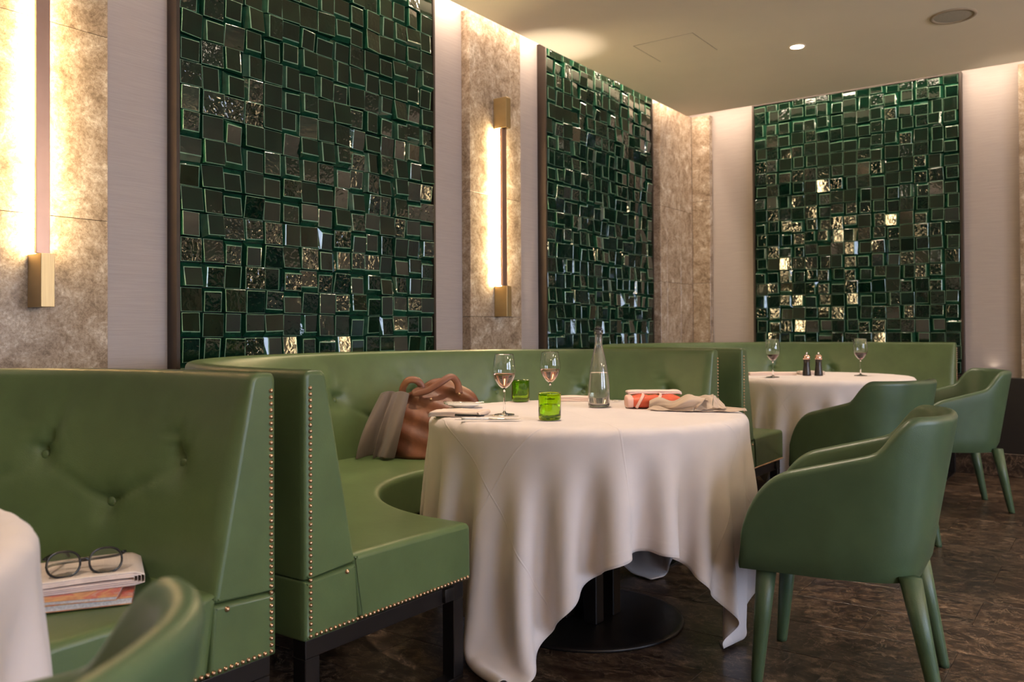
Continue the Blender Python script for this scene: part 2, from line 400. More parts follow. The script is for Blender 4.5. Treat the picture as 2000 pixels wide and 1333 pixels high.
# ------------------------------------------------------------------ glazed tile panels
def tile_variant(k):
    r = random.Random(100 + k); bm = bmesh.new(); h = 0.0490; s = h
    kind = r.random()
    wide = [0.0020] * 4       # left, right, bottom, top margins of the flat face
    if kind < 0.30: wide[r.randrange(4)] = r.uniform(0.017, 0.029)
    elif kind < 0.72:
        wide[r.choice((0, 1))] = r.uniform(0.012, 0.024); wide[r.choice((2, 3))] = r.uniform(0.012, 0.022)
    hz = r.uniform(0.017, 0.033); tx, ty = r.uniform(-0.06, 0.06), r.uniform(-0.06, 0.06)
    j = lambda: r.uniform(-0.0012, 0.0012)
    base = [(-s, -s), (s, -s), (s, s), (-s, s)]
    face = [(-s + wide[0] + j(), -s + wide[2] + j()), (s - wide[1] + j(), -s + wide[2] + j()), (s - wide[1] + j(), s - wide[3] + j()), (-s + wide[0] + j(), s - wide[3] + j())]
    zf = lambda x, y: hz + tx * x + ty * y
    def loop(pts, z): return [bm.verts.new((x, y, z(x, y) if callable(z) else z)) for x, y in pts]
    cx = sum(p[0] for p in face) / 4; cy = sum(p[1] for p in face) / 4
    L0 = loop(base, -0.008); L1 = loop(base, 0.004)
    out = [(p[0] + (b[0] - p[0]) * 0.10, p[1] + (b[1] - p[1]) * 0.10) for p, b in zip(face, base)]
    L2 = [bm.verts.new((x, y, zf(f_[0], f_[1]) - 0.0016)) for (x, y), f_ in zip(out, face)]
    inn = [(p[0] + (0.0017 if p[0] < cx else -0.0017), p[1] + (0.0017 if p[1] < cy else -0.0017)) for p in face]
    L3 = loop(inn, zf)
    def ring(A, B, mi):
        for i in range(4):
            f = bm.faces.new((A[i], A[(i + 1) % 4], B[(i + 1) % 4], B[i])); f.material_index = mi
    ring(L0, L1, 1); ring(L1, L2, 1); ring(L2, L3, 2)
    f = bm.faces.new(L3); f.material_index = 0
    me = bm_mesh('tile', bm, ['tile_face', 'tile_side', 'tile_edge']); return me
VAR = [tile_variant(k) for k in range(48)]
ZT = 1.0055
def tile_panel(kind, start, label):
    if kind == 'A': base = thing('tile_panel', label, 'wall panel', (WA, start + 0.75, 0.70), 0, 'glazed tile wall panels'); basis = Matrix(((0, 0, 1), (1, 0, 0), (0, 1, 0)))
    else: base = thing('tile_panel', label, 'wall panel', (start + 0.75, WB, 0.70), 0, 'glazed tile wall panels'); basis = Matrix(((1, 0, 0), (0, 0, -1), (0, 1, 0)))
    def P(u, v, n): return basis @ Vector((u, v, n))     # u along wall from centre, v up from 0.70, n out of wall
    def pbox(name, a, b, m):
        bm = bmesh.new(); box_bm(bm, a, b)
        for vv in bm.verts: vv.co = P(*vv.co)
        return link(name, bm_mesh(name, bm, m), base)
    top = 2.165
    pbox('backing', (-0.752, -0.0, 0.002), (0.752, top, 0.036), 'grout')
    for nm, a, b in (('frame_side', (-0.768, -0.015, 0.0), (-0.753, top + 0.012, 0.064)), ('frame_side', (0.753, -0.015, 0.0), (0.768, top + 0.012, 0.064)),
                     ('frame_rail', (-0.753, top, 0.0), (0.753, top + 0.012, 0.064)), ('frame_rail', (-0.753, -0.015, 0.0), (0.753, 0.0, 0.064))):
        pbox(nm, a, b, 'bronze')
    rest = bmesh.new()
    for row in range(-3, 19):
        for c in range(15):
            v = ZT + (row + 0.5) * 0.1 - 0.70
            vh = 1.0
            if row == 18: vh = 0.58; v = ZT + 1.8 - 0.70 + 0.029
            me = VAR[random.randrange(len(VAR))]
            rot = random.choice((0, 1, 2, 3)) * PI / 2
            R = basis.to_4x4() @ Matrix.Rotation(rot, 4, 'Z') @ Euler((random.gauss(0, 0.064), random.gauss(0, 0.064), random.gauss(0, 0.018))).to_matrix().to_4x4()
            u = -0.75 + 0.05 + 0.1 * c
            Mx = Matrix.Translation(P(u, v, 0.040)) @ R
            if vh < 1: Mx = Mx @ Matrix.Diagonal((vh if int(round(rot / (PI / 2))) % 2 else 1, 1 if int(round(rot / (PI / 2))) % 2 else vh, 1, 1))
            if row <= -2:
                n0 = len(rest.verts); rest.from_mesh(me); rest.verts.ensure_lookup_table()
                for q in range(n0, len(rest.verts)): rest.verts[q].co = Mx @ rest.verts[q].co
            else:
                o = link('tile', me, base); o.matrix_local = Mx
    o = link('tile_field', bm_mesh('tile_field', rest, ['tile_face', 'tile_side', 'tile_edge']), base); o['kind'] = 'stuff'
    return base
tile_panel('A', 1.9255, 'large dark green glazed tile panel between the two wall lights, behind the middle booth')
tile_panel('A', 4.5354, 'dark green glazed tile panel right of the far wall light, next to the corner')
tile_panel('B', 0.5498, 'green glazed tile panel on the back wall above the far booth')

# ------------------------------------------------------------------ wall lights
def sconce(yc, label, wallB=False):
    t = thing('wall_sconce', label, 'wall light', (0, yc, 1.112), 0, 'long wall lights')
    z = lambda v: v - 1.112
    for a, b in ((1.112, 1.29), (2.215, 2.393)): box('end_block', (0.0005, -0.0225, z(a)), (0.093, 0.0225, z(b)), 'brass', t, 0.0012, 1)
    box('bar', (0.044, -0.0225, z(1.291)), (0.062, 0.0225, z(2.214)), 'barmetal', t, 0.002, 2)
    box('diffuser', (0.006, -0.012, z(1.292)), (0.040, 0.012, z(2.213)), 'led', t)
    return t
s1 = sconce(1.3775, 'brass wall light at the left edge, its upper end cut off by the frame')
s2 = sconce(3.9875, 'brass wall light with two end blocks on the stone strip between two tile panels')
# unseen wall lights, added beyond the frame for the tiles to mirror
def added_sconce(loc, rz, label):
    t = copy_tree(s2); t.location = loc; t.rotation_euler = (0, 0, rz); t['label'] = label; return t
added_sconce((5.284, WB, 1.112), -PI / 2, 'added unseen brass wall light on the back wall far to the right')
added_sconce((XR, 4.7, 1.112), PI, 'added unseen brass wall light on the window wall near the back')
added_sconce((XR, 1.6, 1.112), PI, 'added unseen brass wall light on the window wall between the windows')
added_sconce((2.2, YF, 1.112), PI / 2, 'added unseen brass wall light on the wall behind, left one')
added_sconce((4.6, YF, 1.112), PI / 2, 'added unseen brass wall light on the wall behind, right one')

# ------------------------------------------------------------------ ceiling fixtures
def downlight(x, y, label, energy, size=75, blend=0.6, col=WARM2):
    t = thing('downlight', label, 'ceiling light', (x, y, SOF), 0, 'recessed downlights')
    lathe('trim_ring', [(0.040, -0.001), (0.042, -0.004), (0.050, -0.004), (0.052, -0.0005)], 'ceiling', t, 32)
    lathe('lens', [(0.0, -0.0022), (0.040, -0.0022)], 'lamp', t, 32)
    light('downlight_beam', 'SPOT', (0, 0, -0.02), energy, col, parent=t, spot_size=math.radians(size), spot_blend=blend, shadow_soft_size=0.04)
    return t
downlight(1.363, 5.302, 'small round lit downlight in the beige ceiling', 80)
downlight(1.36, 2.52, 'recessed downlight over the middle table', 96)
downlight(1.45, -0.1, 'recessed downlight over the left table', 60)
downlight(2.98, 3.22, 'recessed downlight over the aisle beside the right chair', 120, 34, 0.7)
downlight(3.3, 0.6, 'added unseen downlight over the aisle by the camera', 50)  # from here on, unseen downlights added to light the rest of the room
downlight(3.3, 5.4, 'added unseen downlight over the far aisle', 22)
downlight(5.4, 4.2, 'added unseen downlight over the far side of the room', 40)
downlight(5.4, 1.2, 'added unseen downlight over the window side of the room', 60)
downlight(3.6, -2.6, 'added unseen downlight behind the camera', 60)
MAT['globe'] = emit('globe_glass', (1.0, 0.74, 0.44), 90.0)
def pendant(x, y, z, label):  # unseen pendants, added to brighten the ceiling and give gold tile reflections
    t = thing('added_pendant', label, 'added pendant lamp', (x, y, z), 0, 'added globe pendants out of view')
    lathe('globe', [(0.0, -0.17)] + [(0.17 * math.cos(a), 0.17 * math.sin(a)) for a in np.linspace(-1.4, 1.35, 18)] + [(0.036, 0.166)], 'globe', t, 40)
    lathe('bowl', [(0.0, -0.178)] + [(0.176 * math.cos(a), 0.176 * math.sin(a)) for a in np.linspace(-1.4, 0.05, 12)] + [(0.172 * math.cos(a), 0.172 * math.sin(a)) for a in np.linspace(0.05, -1.4, 12)] + [(0.0, -0.174)], 'brass', t, 40)  # bowl added to keep the globe's light off the furniture below
    lathe('cap', [(0.0, 0.20), (0.036, 0.20), (0.040, 0.166), (0.0, 0.166)], 'brass', t, 24)
    tube('rod', [Vector((0, 0, 0.2)), Vector((0, 0, SOF - z))], 0.005, 'brass', t, 8)
pendant(5.2, -1.4, 2.05, 'added unseen globe pendant behind the camera')
pendant(5.3, 1.7, 2.05, 'added unseen globe pendant on the window side')
pendant(6.3, 4.3, 2.05, 'added unseen globe pendant right of the frame by the back wall')
sp = thing('ceiling_speaker', 'round grey ceiling speaker with a beige rim', 'speaker', (2.232, 5.31, SOF))
lathe('rim', [(0.098, -0.001), (0.100, -0.006), (0.116, -0.007), (0.121, -0.0005)], 'ring', sp, 48)
lathe('grille', [(0.0, -0.0045), (0.06, -0.0045), (0.099, -0.003)], 'grille', sp, 48)
# small uplights standing behind the booths
def uplight(loc, tgt, label, e):
    t = thing('uplight', label, 'uplight', loc, 0, 'uplights behind the booths')
    lathe('housing', [(0.0, 0.0), (0.02, 0.0), (0.02, 0.06), (0.017, 0.06), (0.015, 0.05)], 'blackmetal', t, 20)
    lathe('lens', [(0.0, 0.052), (0.0155, 0.052)], 'lamp', t, 20)
    l = light('uplight_beam', 'SPOT', (0, 0, 0.07), e, (1.0, 0.86, 0.70), parent=t, spot_size=math.radians(20), spot_blend=0.9, shadow_soft_size=0.015)
    l.rotation_euler = (Vector(tgt) - Vector(loc)).to_track_quat('-Z', 'Y').to_euler()
uplight((-0.02, 4.40, 0.60), (0.14, 4.40, 2.79), 'small black uplight at the foot of the wallpaper strip', 95)
uplight((2.25, WB - 0.035, 0.684), (2.45, WB - 0.33, 2.79), 'small black uplight on the dark wainscot ledge', 14)

# ------------------------------------------------------------------ booths
RO = 1.271; ZB = 0.285; ZS = 0.46; ZTOP = 0.932
def booth_path(cx, cy, xa, xb, ds=0.02):
    st = []
    na = max(2, int((xa - cx) / ds)); nb = max(2, int((xb - cx) / ds)); nc = 200
    for i in range(na): st.append((Vector((xa + (cx - xa) * i / na, cy, 0)), Vector((0, -1, 0)), 270 + math.degrees((xa + (cx - xa) * i / na - cx) / 1.16)))
    for i in range(nc + 1):
        th = 270 - 180 * i / nc; a = math.radians(th); st.append((Vector((cx, cy, 0)), Vector((math.cos(a), math.sin(a), 0)), th))
    for i in range(1, nb + 1): x = cx + (xb - cx) * i / nb; st.append((Vector((x, cy, 0)), Vector((0, 1, 0)), 90 - math.degrees((x - cx) / 1.16)))
    return st
def offset_loop(L, d):
    L = np.array(L); n = len(L); p = np.roll(L, 1, 0); q = np.roll(L, -1, 0)
    t = q - p; t /= np.linalg.norm(t, axis=1)[:, None] + 1e-9
    area = 0.5 * np.sum(L[:, 0] * q[:, 1] - q[:, 0] * L[:, 1]); s = 1 if area > 0 else -1
    nr = np.stack([-t[:, 1], t[:, 0]], 1) * s
    return L + nr * d
def sweep(name, path, sec, m, parent, soft=0.012, disp=None):
    sec = np.array(sec); n = len(sec); rings = []
    def place(O, nv, L): return [(O.x + nv.x * r, O.y + nv.y * r, z) for r, z in L]
    prof = [(0.0, 1.0), (0.12, 0.62), (0.35, 0.28), (0.65, 0.08), (1.0, 0.0)]
    ta = Vector((1, 0, 0))
    for fr, ins in prof[:-1]: rings.append(place(path[0][0] - ta * soft * fr, path[0][1], offset_loop(sec, soft * ins)))
    for (O, nv, th) in path:
        if O.x > path[0][0].x - soft and nv.y < -0.99: continue
        if O.x > path[-1][0].x - soft and nv.y > 0.99: continue
        L = sec.copy()
        if disp is not None: L = disp(L, th)
        rings.append(place(O, nv, L))
    for fr, ins in prof[:-1][::-1]: rings.append(place(path[-1][0] - ta * soft * fr, path[-1][1], offset_loop(sec, soft * ins)))
    V = [p for r in rings for p in r]; F = []
    for i in range(len(rings) - 1):
        for k in range(n): F.append((i * n + k, (i + 1) * n + k, (i + 1) * n + (k + 1) % n, i * n + (k + 1) % n))
    F.append(tuple(range(n))); F.append(tuple(range(len(V) - n, len(V)))[::-1])
    me = mesh(name, V, F, m); bm = bmesh.new(); bm.from_mesh(me); bmesh.ops.recalc_face_normals(bm, faces=bm.faces[:])
    for f in bm.faces:
        if len(f.verts) > 4: f.smooth = False
    bm.to_mesh(me); bm.free()
    return link(name, me, parent)
def rounded(pts, r, seg=5):
    out = []; n = len(pts)
    for i in range(n):
        p = Vector(pts[i]); a = Vector(pts[i - 1]); b = Vector(pts[(i + 1) % n]); rr = r[i] if isinstance(r, (list, tuple)) else r
        d1 = (a - p).normalized(); d2 = (b - p).normalized()
        p1 = p + d1 * rr; p2 = p + d2 * rr
        for k in range(seg + 1):
            t = k / seg; out.append(tuple((1 - t) ** 2 * p1 + 2 * t * (1 - t) * p + t * t * p2))
    return out
def densify(L, step):
    out = []; n = len(L)
    for i in range(n):
        a = Vector(L[i]); b = Vector(L[(i + 1) % n]); k = max(1, int((b - a).length / step))
        for q in range(k): out.append(tuple(a + (b - a) * q / k))
    return out
BUT_UP = [95 + 21.25 * k for k in range(9)]; BUT_LO = [105.6 + 21.25 * k for k in range(8)]
ZU, ZL = 0.716, 0.612
def r_inner(z): return 1.212 - (ZTOP - z) / (ZTOP - ZS) * 0.098
prng = random.Random(5)
PLEATS = []
for th in BUT_UP:
    for k in range(6): PLEATS.append((th, ZU, math.radians(prng.uniform(-38, 38)), prng.uniform(0.10, 0.20), prng.uniform(0.006, 0.013), prng.uniform(0.005, 0.010)))
for th in BUT_LO:
    for k in range(3): PLEATS.append((th, ZL, math.radians(180 + prng.uniform(-45, 45)), prng.uniform(0.05, 0.09), prng.uniform(0.004, 0.009), prng.uniform(0.006, 0.011)))
    PLEATS.append((th, ZL, math.atan2(-10.6 * PI / 180 * 1.16, 0.104), 0.22, 0.014, 0.011)); PLEATS.append((th, ZL, math.atan2(10.6 * PI / 180 * 1.16, 0.104), 0.22, 0.009, 0.011))
def tuft(L, th):
    L = L.copy(); r, z = L[:, 0], L[:, 1]
    w = np.clip((ZTOP - 0.004 - z) / 0.03, 0, 1) * (r < 1.255) * np.clip((z - ZS + 0.01) / 0.03, 0, 1)
    d = np.zeros(len(L))
    for tb_, zb in [(t, ZU) for t in BUT_UP] + [(t, ZL) for t in BUT_LO]:
        if abs(tb_ - th) > 12: continue
        u = math.radians(th - tb_) * 1.16; q = np.hypot(u, z - zb); d += 0.020 * np.exp(-(q / 0.040) ** 2) + 0.008 * np.exp(-(q / 0.014) ** 2)
    for tb_, zb, an, ln, dp, wd in PLEATS:
        if abs(tb_ - th) > 14: continue
        u = math.radians(th - tb_) * 1.16; v = z - zb
        l = u * math.sin(an) + v * math.cos(an); p = u * math.cos(an) - v * math.sin(an)
        d += np.where(l > 0, dp * np.exp(-(p / (wd * (0.6 + 4.0 * np.clip(l, 0, 1)))) ** 2) * np.clip(1 - l / ln, 0, 1) ** 0.8 * np.clip(l / 0.02, 0, 1), 0)
    L[:, 0] = r + d * w - 0.010 * w * np.sin(np.clip((z - ZS) / (ZTOP - ZS), 0, 1) * PI)
    return L
SEC_BACK = densify(rounded([(1.105, ZS - 0.02), (RO, ZS - 0.03), (RO, ZTOP), (1.205, ZTOP)], [0.01, 0.006, 0.022, 0.024], 6), 0.008)
SEC_LOW = rounded([(1.095, ZB), (RO, ZB), (RO, ZS - 0.032), (1.105, ZS - 0.022)], [0.008, 0.006, 0.006, 0.008], 3)
SEC_SEAT = densify(rounded([(0.637, ZB), (1.093, ZB), (1.118, ZS + 0.002), (0.640, ZS - 0.004)], [0.012, 0.008, 0.01, 0.026], 5), 0.02)
def nail_bm(bm, pts, nrm, rad=0.0056):
    n = Vector(nrm).normalized(); a = n.cross(Vector((0, 0.3, 1))).normalized(); b = n.cross(a)
    for p in pts:
        p = Vector(p); rings = []
        for hh, rr in ((0.0, 1.0), (0.45, 0.86), (0.78, 0.5)):
            rings.append([bm.verts.new(p + (a * math.cos(2 * PI * k / 8) + b * math.sin(2 * PI * k / 8)) * rad * rr + n * rad * hh) for k in range(8)])
        tp = bm.verts.new(p + n * rad * 0.92)
        for i in range(2):
            for k in range(8): bm.faces.new((rings[i][k], rings[i][(k + 1) % 8], rings[i + 1][(k + 1) % 8], rings[i + 1][k]))
        for k in range(8): bm.faces.new((rings[2][k], rings[2][(k + 1) % 8], tp))
bb = bmesh.new(); bmesh.ops.create_uvsphere(bb, u_segments=16, v_segments=8, radius=0.0135)
for v in bb.verts: v.co.x *= 0.55
button_me = bm_mesh('button', bb, 'leather', True)
def booth(cy, xa, xb, label, cx=1.30):
    t = thing('curved_booth', label, 'booth', (cx, cy, 0.0), 0, 'curved leather booths')
    path = booth_path(0, 0, xa - cx, xb - cx)
    bk = sweep('backrest', path, SEC_BACK, 'leather', t, 0.012, tuft)
    sweep('base_panel', path, SEC_LOW, 'leather', t, 0.010)
    sweep('seat', path, SEC_SEAT, 'leather', t, 0.016)
    for th, z in [(q, ZU) for q in BUT_UP] + [(q, ZL) for q in BUT_LO]:
        a = math.radians(th); r = r_inner(z) + 0.012
        link('button', button_me, bk, (r * math.cos(a), r * math.sin(a), z), (0, 0, a))
    for sgn, xe in ((-1, xa - cx), (1, xb - cx)):
        bm = bmesh.new()
        zz = np.arange(ZB + 0.012, ZTOP - 0.035, 0.0148)
        nail_bm(bm, [(xe + 0.0003, sgn * (RO - 0.016), z) for z in zz], (1, 0, 0))
        rr = np.arange(0.66, RO - 0.02, 0.0148)
        nail_bm(bm, [(xe + 0.0003, sgn * r, ZB + 0.012) for r in rr], (1, 0, 0))
        o = link('nailhead_trim', bm_mesh('nailhead_trim', bm, 'brassnail', True), t); o['kind'] = 'stuff'
        bm = bmesh.new(); nail_bm(bm, [(xe + 0.0003, sgn * 1.138, ZS - 0.036)], (1, 0, 0), 0.0065)
        link('seam_nail', bm_mesh('seam_nail', bm, 'brassnail', True), t)
        # metal frame under the end
        x1 = xe - 0.012; x0 = x1 - 0.045
        def yb(a, b): return (min(sgn * a, sgn * b), max(sgn * a, sgn * b))
        lst = []
        y0, y1 = yb(0.665, RO - 0.01); lst.append(((x0, y0, ZB - 0.046), (x1, y1, ZB - 0.001)))
        for a, b in ((0.665, 0.708), (RO - 0.055, RO - 0.01)):
            y0, y1 = yb(a, b); link('leg', box_me((x0, y0, 0.012), (x1, y1, ZB - 0.0465)), t)
        y0, y1 = yb(0.665, RO - 0.01); lst.append(((x0, y0, 0.0), (x1, y1, 0.0115)))
        boxes('base_frame', lst, 'blackmetal', t, 0.002)
    sweep('frame_rail', path, [(0.72, ZB - 0.04), (0.76, ZB - 0.04), (0.76, ZB - 0.002), (0.72, ZB - 0.002)], 'blackmetal', t, 0.001)
    for th in (140, 180, 220):
        a = math.radians(th)
        for r in (0.74, 1.20):
            o = link('leg', box_me((-0.02, -0.02, 0.0), (0.02, 0.02, ZB - 0.001)), t, (r * math.cos(a), r * math.sin(a), 0), (0, 0, a))
    return t
def box_me(a, b, m='blackmetal', bev=0.002):
    bm = bmesh.new(); box_bm(bm, a, b, bev, 1); return bm_mesh('bar', bm, m)
YC = [-0.011, 2.614, 5.47]
b1 = booth(YC[0], 1.41, 1.41, 'green leather booth at the left with the newspapers and spectacles on its seat')
b2 = copy_tree(b1); b2.location = (1.30, YC[1], 0); b2['label'] = 'green leather curved booth in the middle with the brown handbag on it'
b3 = booth(YC[2], 1.41, 2.03, 'green leather booth at the far end under the back wall tile panel')

# ------------------------------------------------------------------ draped tablecloths (small position based cloth solver)
TZ = 0.735; TR = 0.56
def drape(seed, N=83, half=0.888, ang=45.0, off=(0.0, 0.0), booth_c=(-0.13, 0.004), xend=-0.02):
    g = np.random.default_rng(seed); h = 2 * half / (N - 1)
    u = np.linspace(-half, half, N); U, V = np.meshgrid(u, u, indexing='ij'); a = math.radians(ang)
    P = np.stack([U * math.cos(a) - V * math.sin(a) + off[0], U * math.sin(a) + V * math.cos(a) + off[1], np.full_like(U, TZ + 0.002)], 2)
    rho0 = np.hypot(P[..., 0], P[..., 1])
    ph = np.arctan2(P[..., 1], P[..., 0])
    out = np.clip(rho0 - TR, 0, None)
    P[..., 2] -= out * 0.35; P[..., :2] *= (1 - 0.06 * out / (rho0 + 1e-6))[..., None]
    P += g.normal(0, 0.0015, P.shape) * (rho0 > TR)[..., None]
    for k, am in ((5, 0.010), (9, 0.012), (14, 0.008)):
        P[..., 2] += am * np.sin(k * ph + g.uniform(0, 6.28)) * np.clip(out / 0.2, 0, 1)
    prev = P.copy(); pin = rho0 < 0.44
    e = 0.014; Ri = TR - e
    def solve(A, B, rest, k):
        d = B - A; L = np.sqrt((d * d).sum(-1, keepdims=True)) + 1e-9; c = d * (0.5 * k * (L - rest) / L); A += c; B -= c
    d2 = h * math.sqrt(2)
    steps, iters = 150, 10
    for s in range(steps):
        vel = (P - prev) * (0.985 if s < 95 else 0.90); prev = P.copy(); P = P + vel; P[..., 2] -= 9.8 * (1 / 75.0) ** 2 * 0.9
        P[pin] = prev[pin]
        for it in range(iters):
            for o in (0, 1):
                n = (N - o) // 2 * 2
                solve(P[o:o + n:2], P[o + 1:o + n:2], h, 1.0); solve(P[:, o:o + n:2], P[:, o + 1:o + n:2], h, 1.0)
                A = P[o:o + n:2]; B = P[o + 1:o + n:2]
                solve(A[:, :-1], B[:, 1:], d2, 0.35); solve(A[:, 1:], B[:, :-1], d2, 0.35)
            for o in range(0, 4):
                if o < 2: pass
                A = P[o:N - 2:4]; B = P[o + 2:N:4]; m_ = min(len(A), len(B)); solve(A[:m_], B[:m_], 2 * h, 0.25)
                A = P[:, o:N - 2:4]; B = P[:, o + 2:N:4]; m_ = min(A.shape[1], B.shape[1]); solve(A[:, :m_], B[:, :m_], 2 * h, 0.25)
            x, y, z = P[..., 0], P[..., 1], P[..., 2]; rho = np.hypot(x, y) + 1e-9
            ins = (rho < Ri) & (z < TZ) & (z > TZ - 0.022); z[ins] = TZ
            ed = (rho >= Ri) & (z > TZ - e - 0.02)
            dx = rho - Ri; dz = z - (TZ - e); dd = np.hypot(dx, dz) + 1e-9; hit = ed & (dd < e) & (dz > 0)
            sc = np.where(hit, e / dd, 1.0); nr = Ri + dx * sc; f = np.where(hit, nr / rho, 1.0); x *= f; y *= f; z[hit] = (TZ - e + dz * sc)[hit]
            lim = TR - 0.25 * np.clip(TZ - 0.06 - z, 0, 0.3); side = (rho < lim) & (z <= TZ - e) & (z > TZ - 0.30); f = np.where(side, lim / rho, 1.0); x *= f; y *= f
            z[z < 0.008] = 0.008
            bx = x - booth_c[0]; by = y - booth_c[1]; ox = np.minimum(bx, 0.0); br = np.hypot(ox, by) + 1e-9
            bh = (x < xend + 0.004) & (z < 0.475) & (z > 0.2) & (br > 0.622)
            f = np.where(bh, 0.622 / br, 1.0); x += np.where(bh, ox * (f - 1), 0); y += np.where(bh, by * (f - 1), 0)
            P[pin] = prev[pin]
        con = (P[..., 2] > TZ - 0.004); prev[con] = P[con]
        low = P[..., 2] < 0.012; prev[low] = prev[low] * 0.3 + P[low] * 0.7
    return P
import time as _t; _t0 = _t.time()
CL = drape(3, N=93, ang=49, off=(-0.055, -0.045)); CL2 = drape(8, ang=40, booth_c=(-0.14, -0.115))
print('drape', round(_t.time() - _t0, 1), 's')
cloth_me = grid_mesh('tablecloth', CL, 'cloth', uv=True); cloth_me2 = grid_mesh('tablecloth', CL2, 'cloth', uv=True)
def table(x, y, tl, cl, me_):
    t = thing('round_table', tl, 'table', (x, y, 0), 0, 'round pedestal tables')
    lathe('table_top', [(0.0, TZ - 0.036), (TR - 0.030, TZ - 0.036), (TR - 0.022, TZ - 0.028), (TR - 0.022, TZ - 0.016), (TR - 0.030, TZ - 0.006), (0.0, TZ - 0.006)], 'blackmetal', t, 64)
    lathe('base_disc', [(0.0, 0.0), (0.335, 0.0), (0.338, 0.004), (0.335, 0.011), (0.32, 0.013), (0.0, 0.015)], 'blackmetal', t, 72)
    for a in range(4):
        q = PI / 4 + a * PI / 2; px, py = 0.085 * math.cos(q), 0.085 * math.sin(q)
        box('post', (px - 0.026, py - 0.026, 0.014), (px + 0.026, py + 0.026, TZ - 0.033), 'blackmetal', t, 0.003, 1)
    o = link('tablecloth', me_, None, (x, y, 0)); mod_sub(o, 1); mod_solid(o, 0.0012, 1)
    tag(o, cl, 'tablecloth', 'white tablecloths')
table(1.43, YC[1] - 0.004, 'round black pedestal table with four posts under the middle white cloth', 'white tablecloth hanging in long points over the middle table', cloth_me)
table(1.44, YC[0] + 0.115, 'round black pedestal table at the left edge under a white cloth', 'white tablecloth at the left edge beside the newspapers', cloth_me2)
table(1.43, YC[2], 'round black pedestal table in front of the far booth', 'white tablecloth on the far table with the pepper mills', cloth_me2)

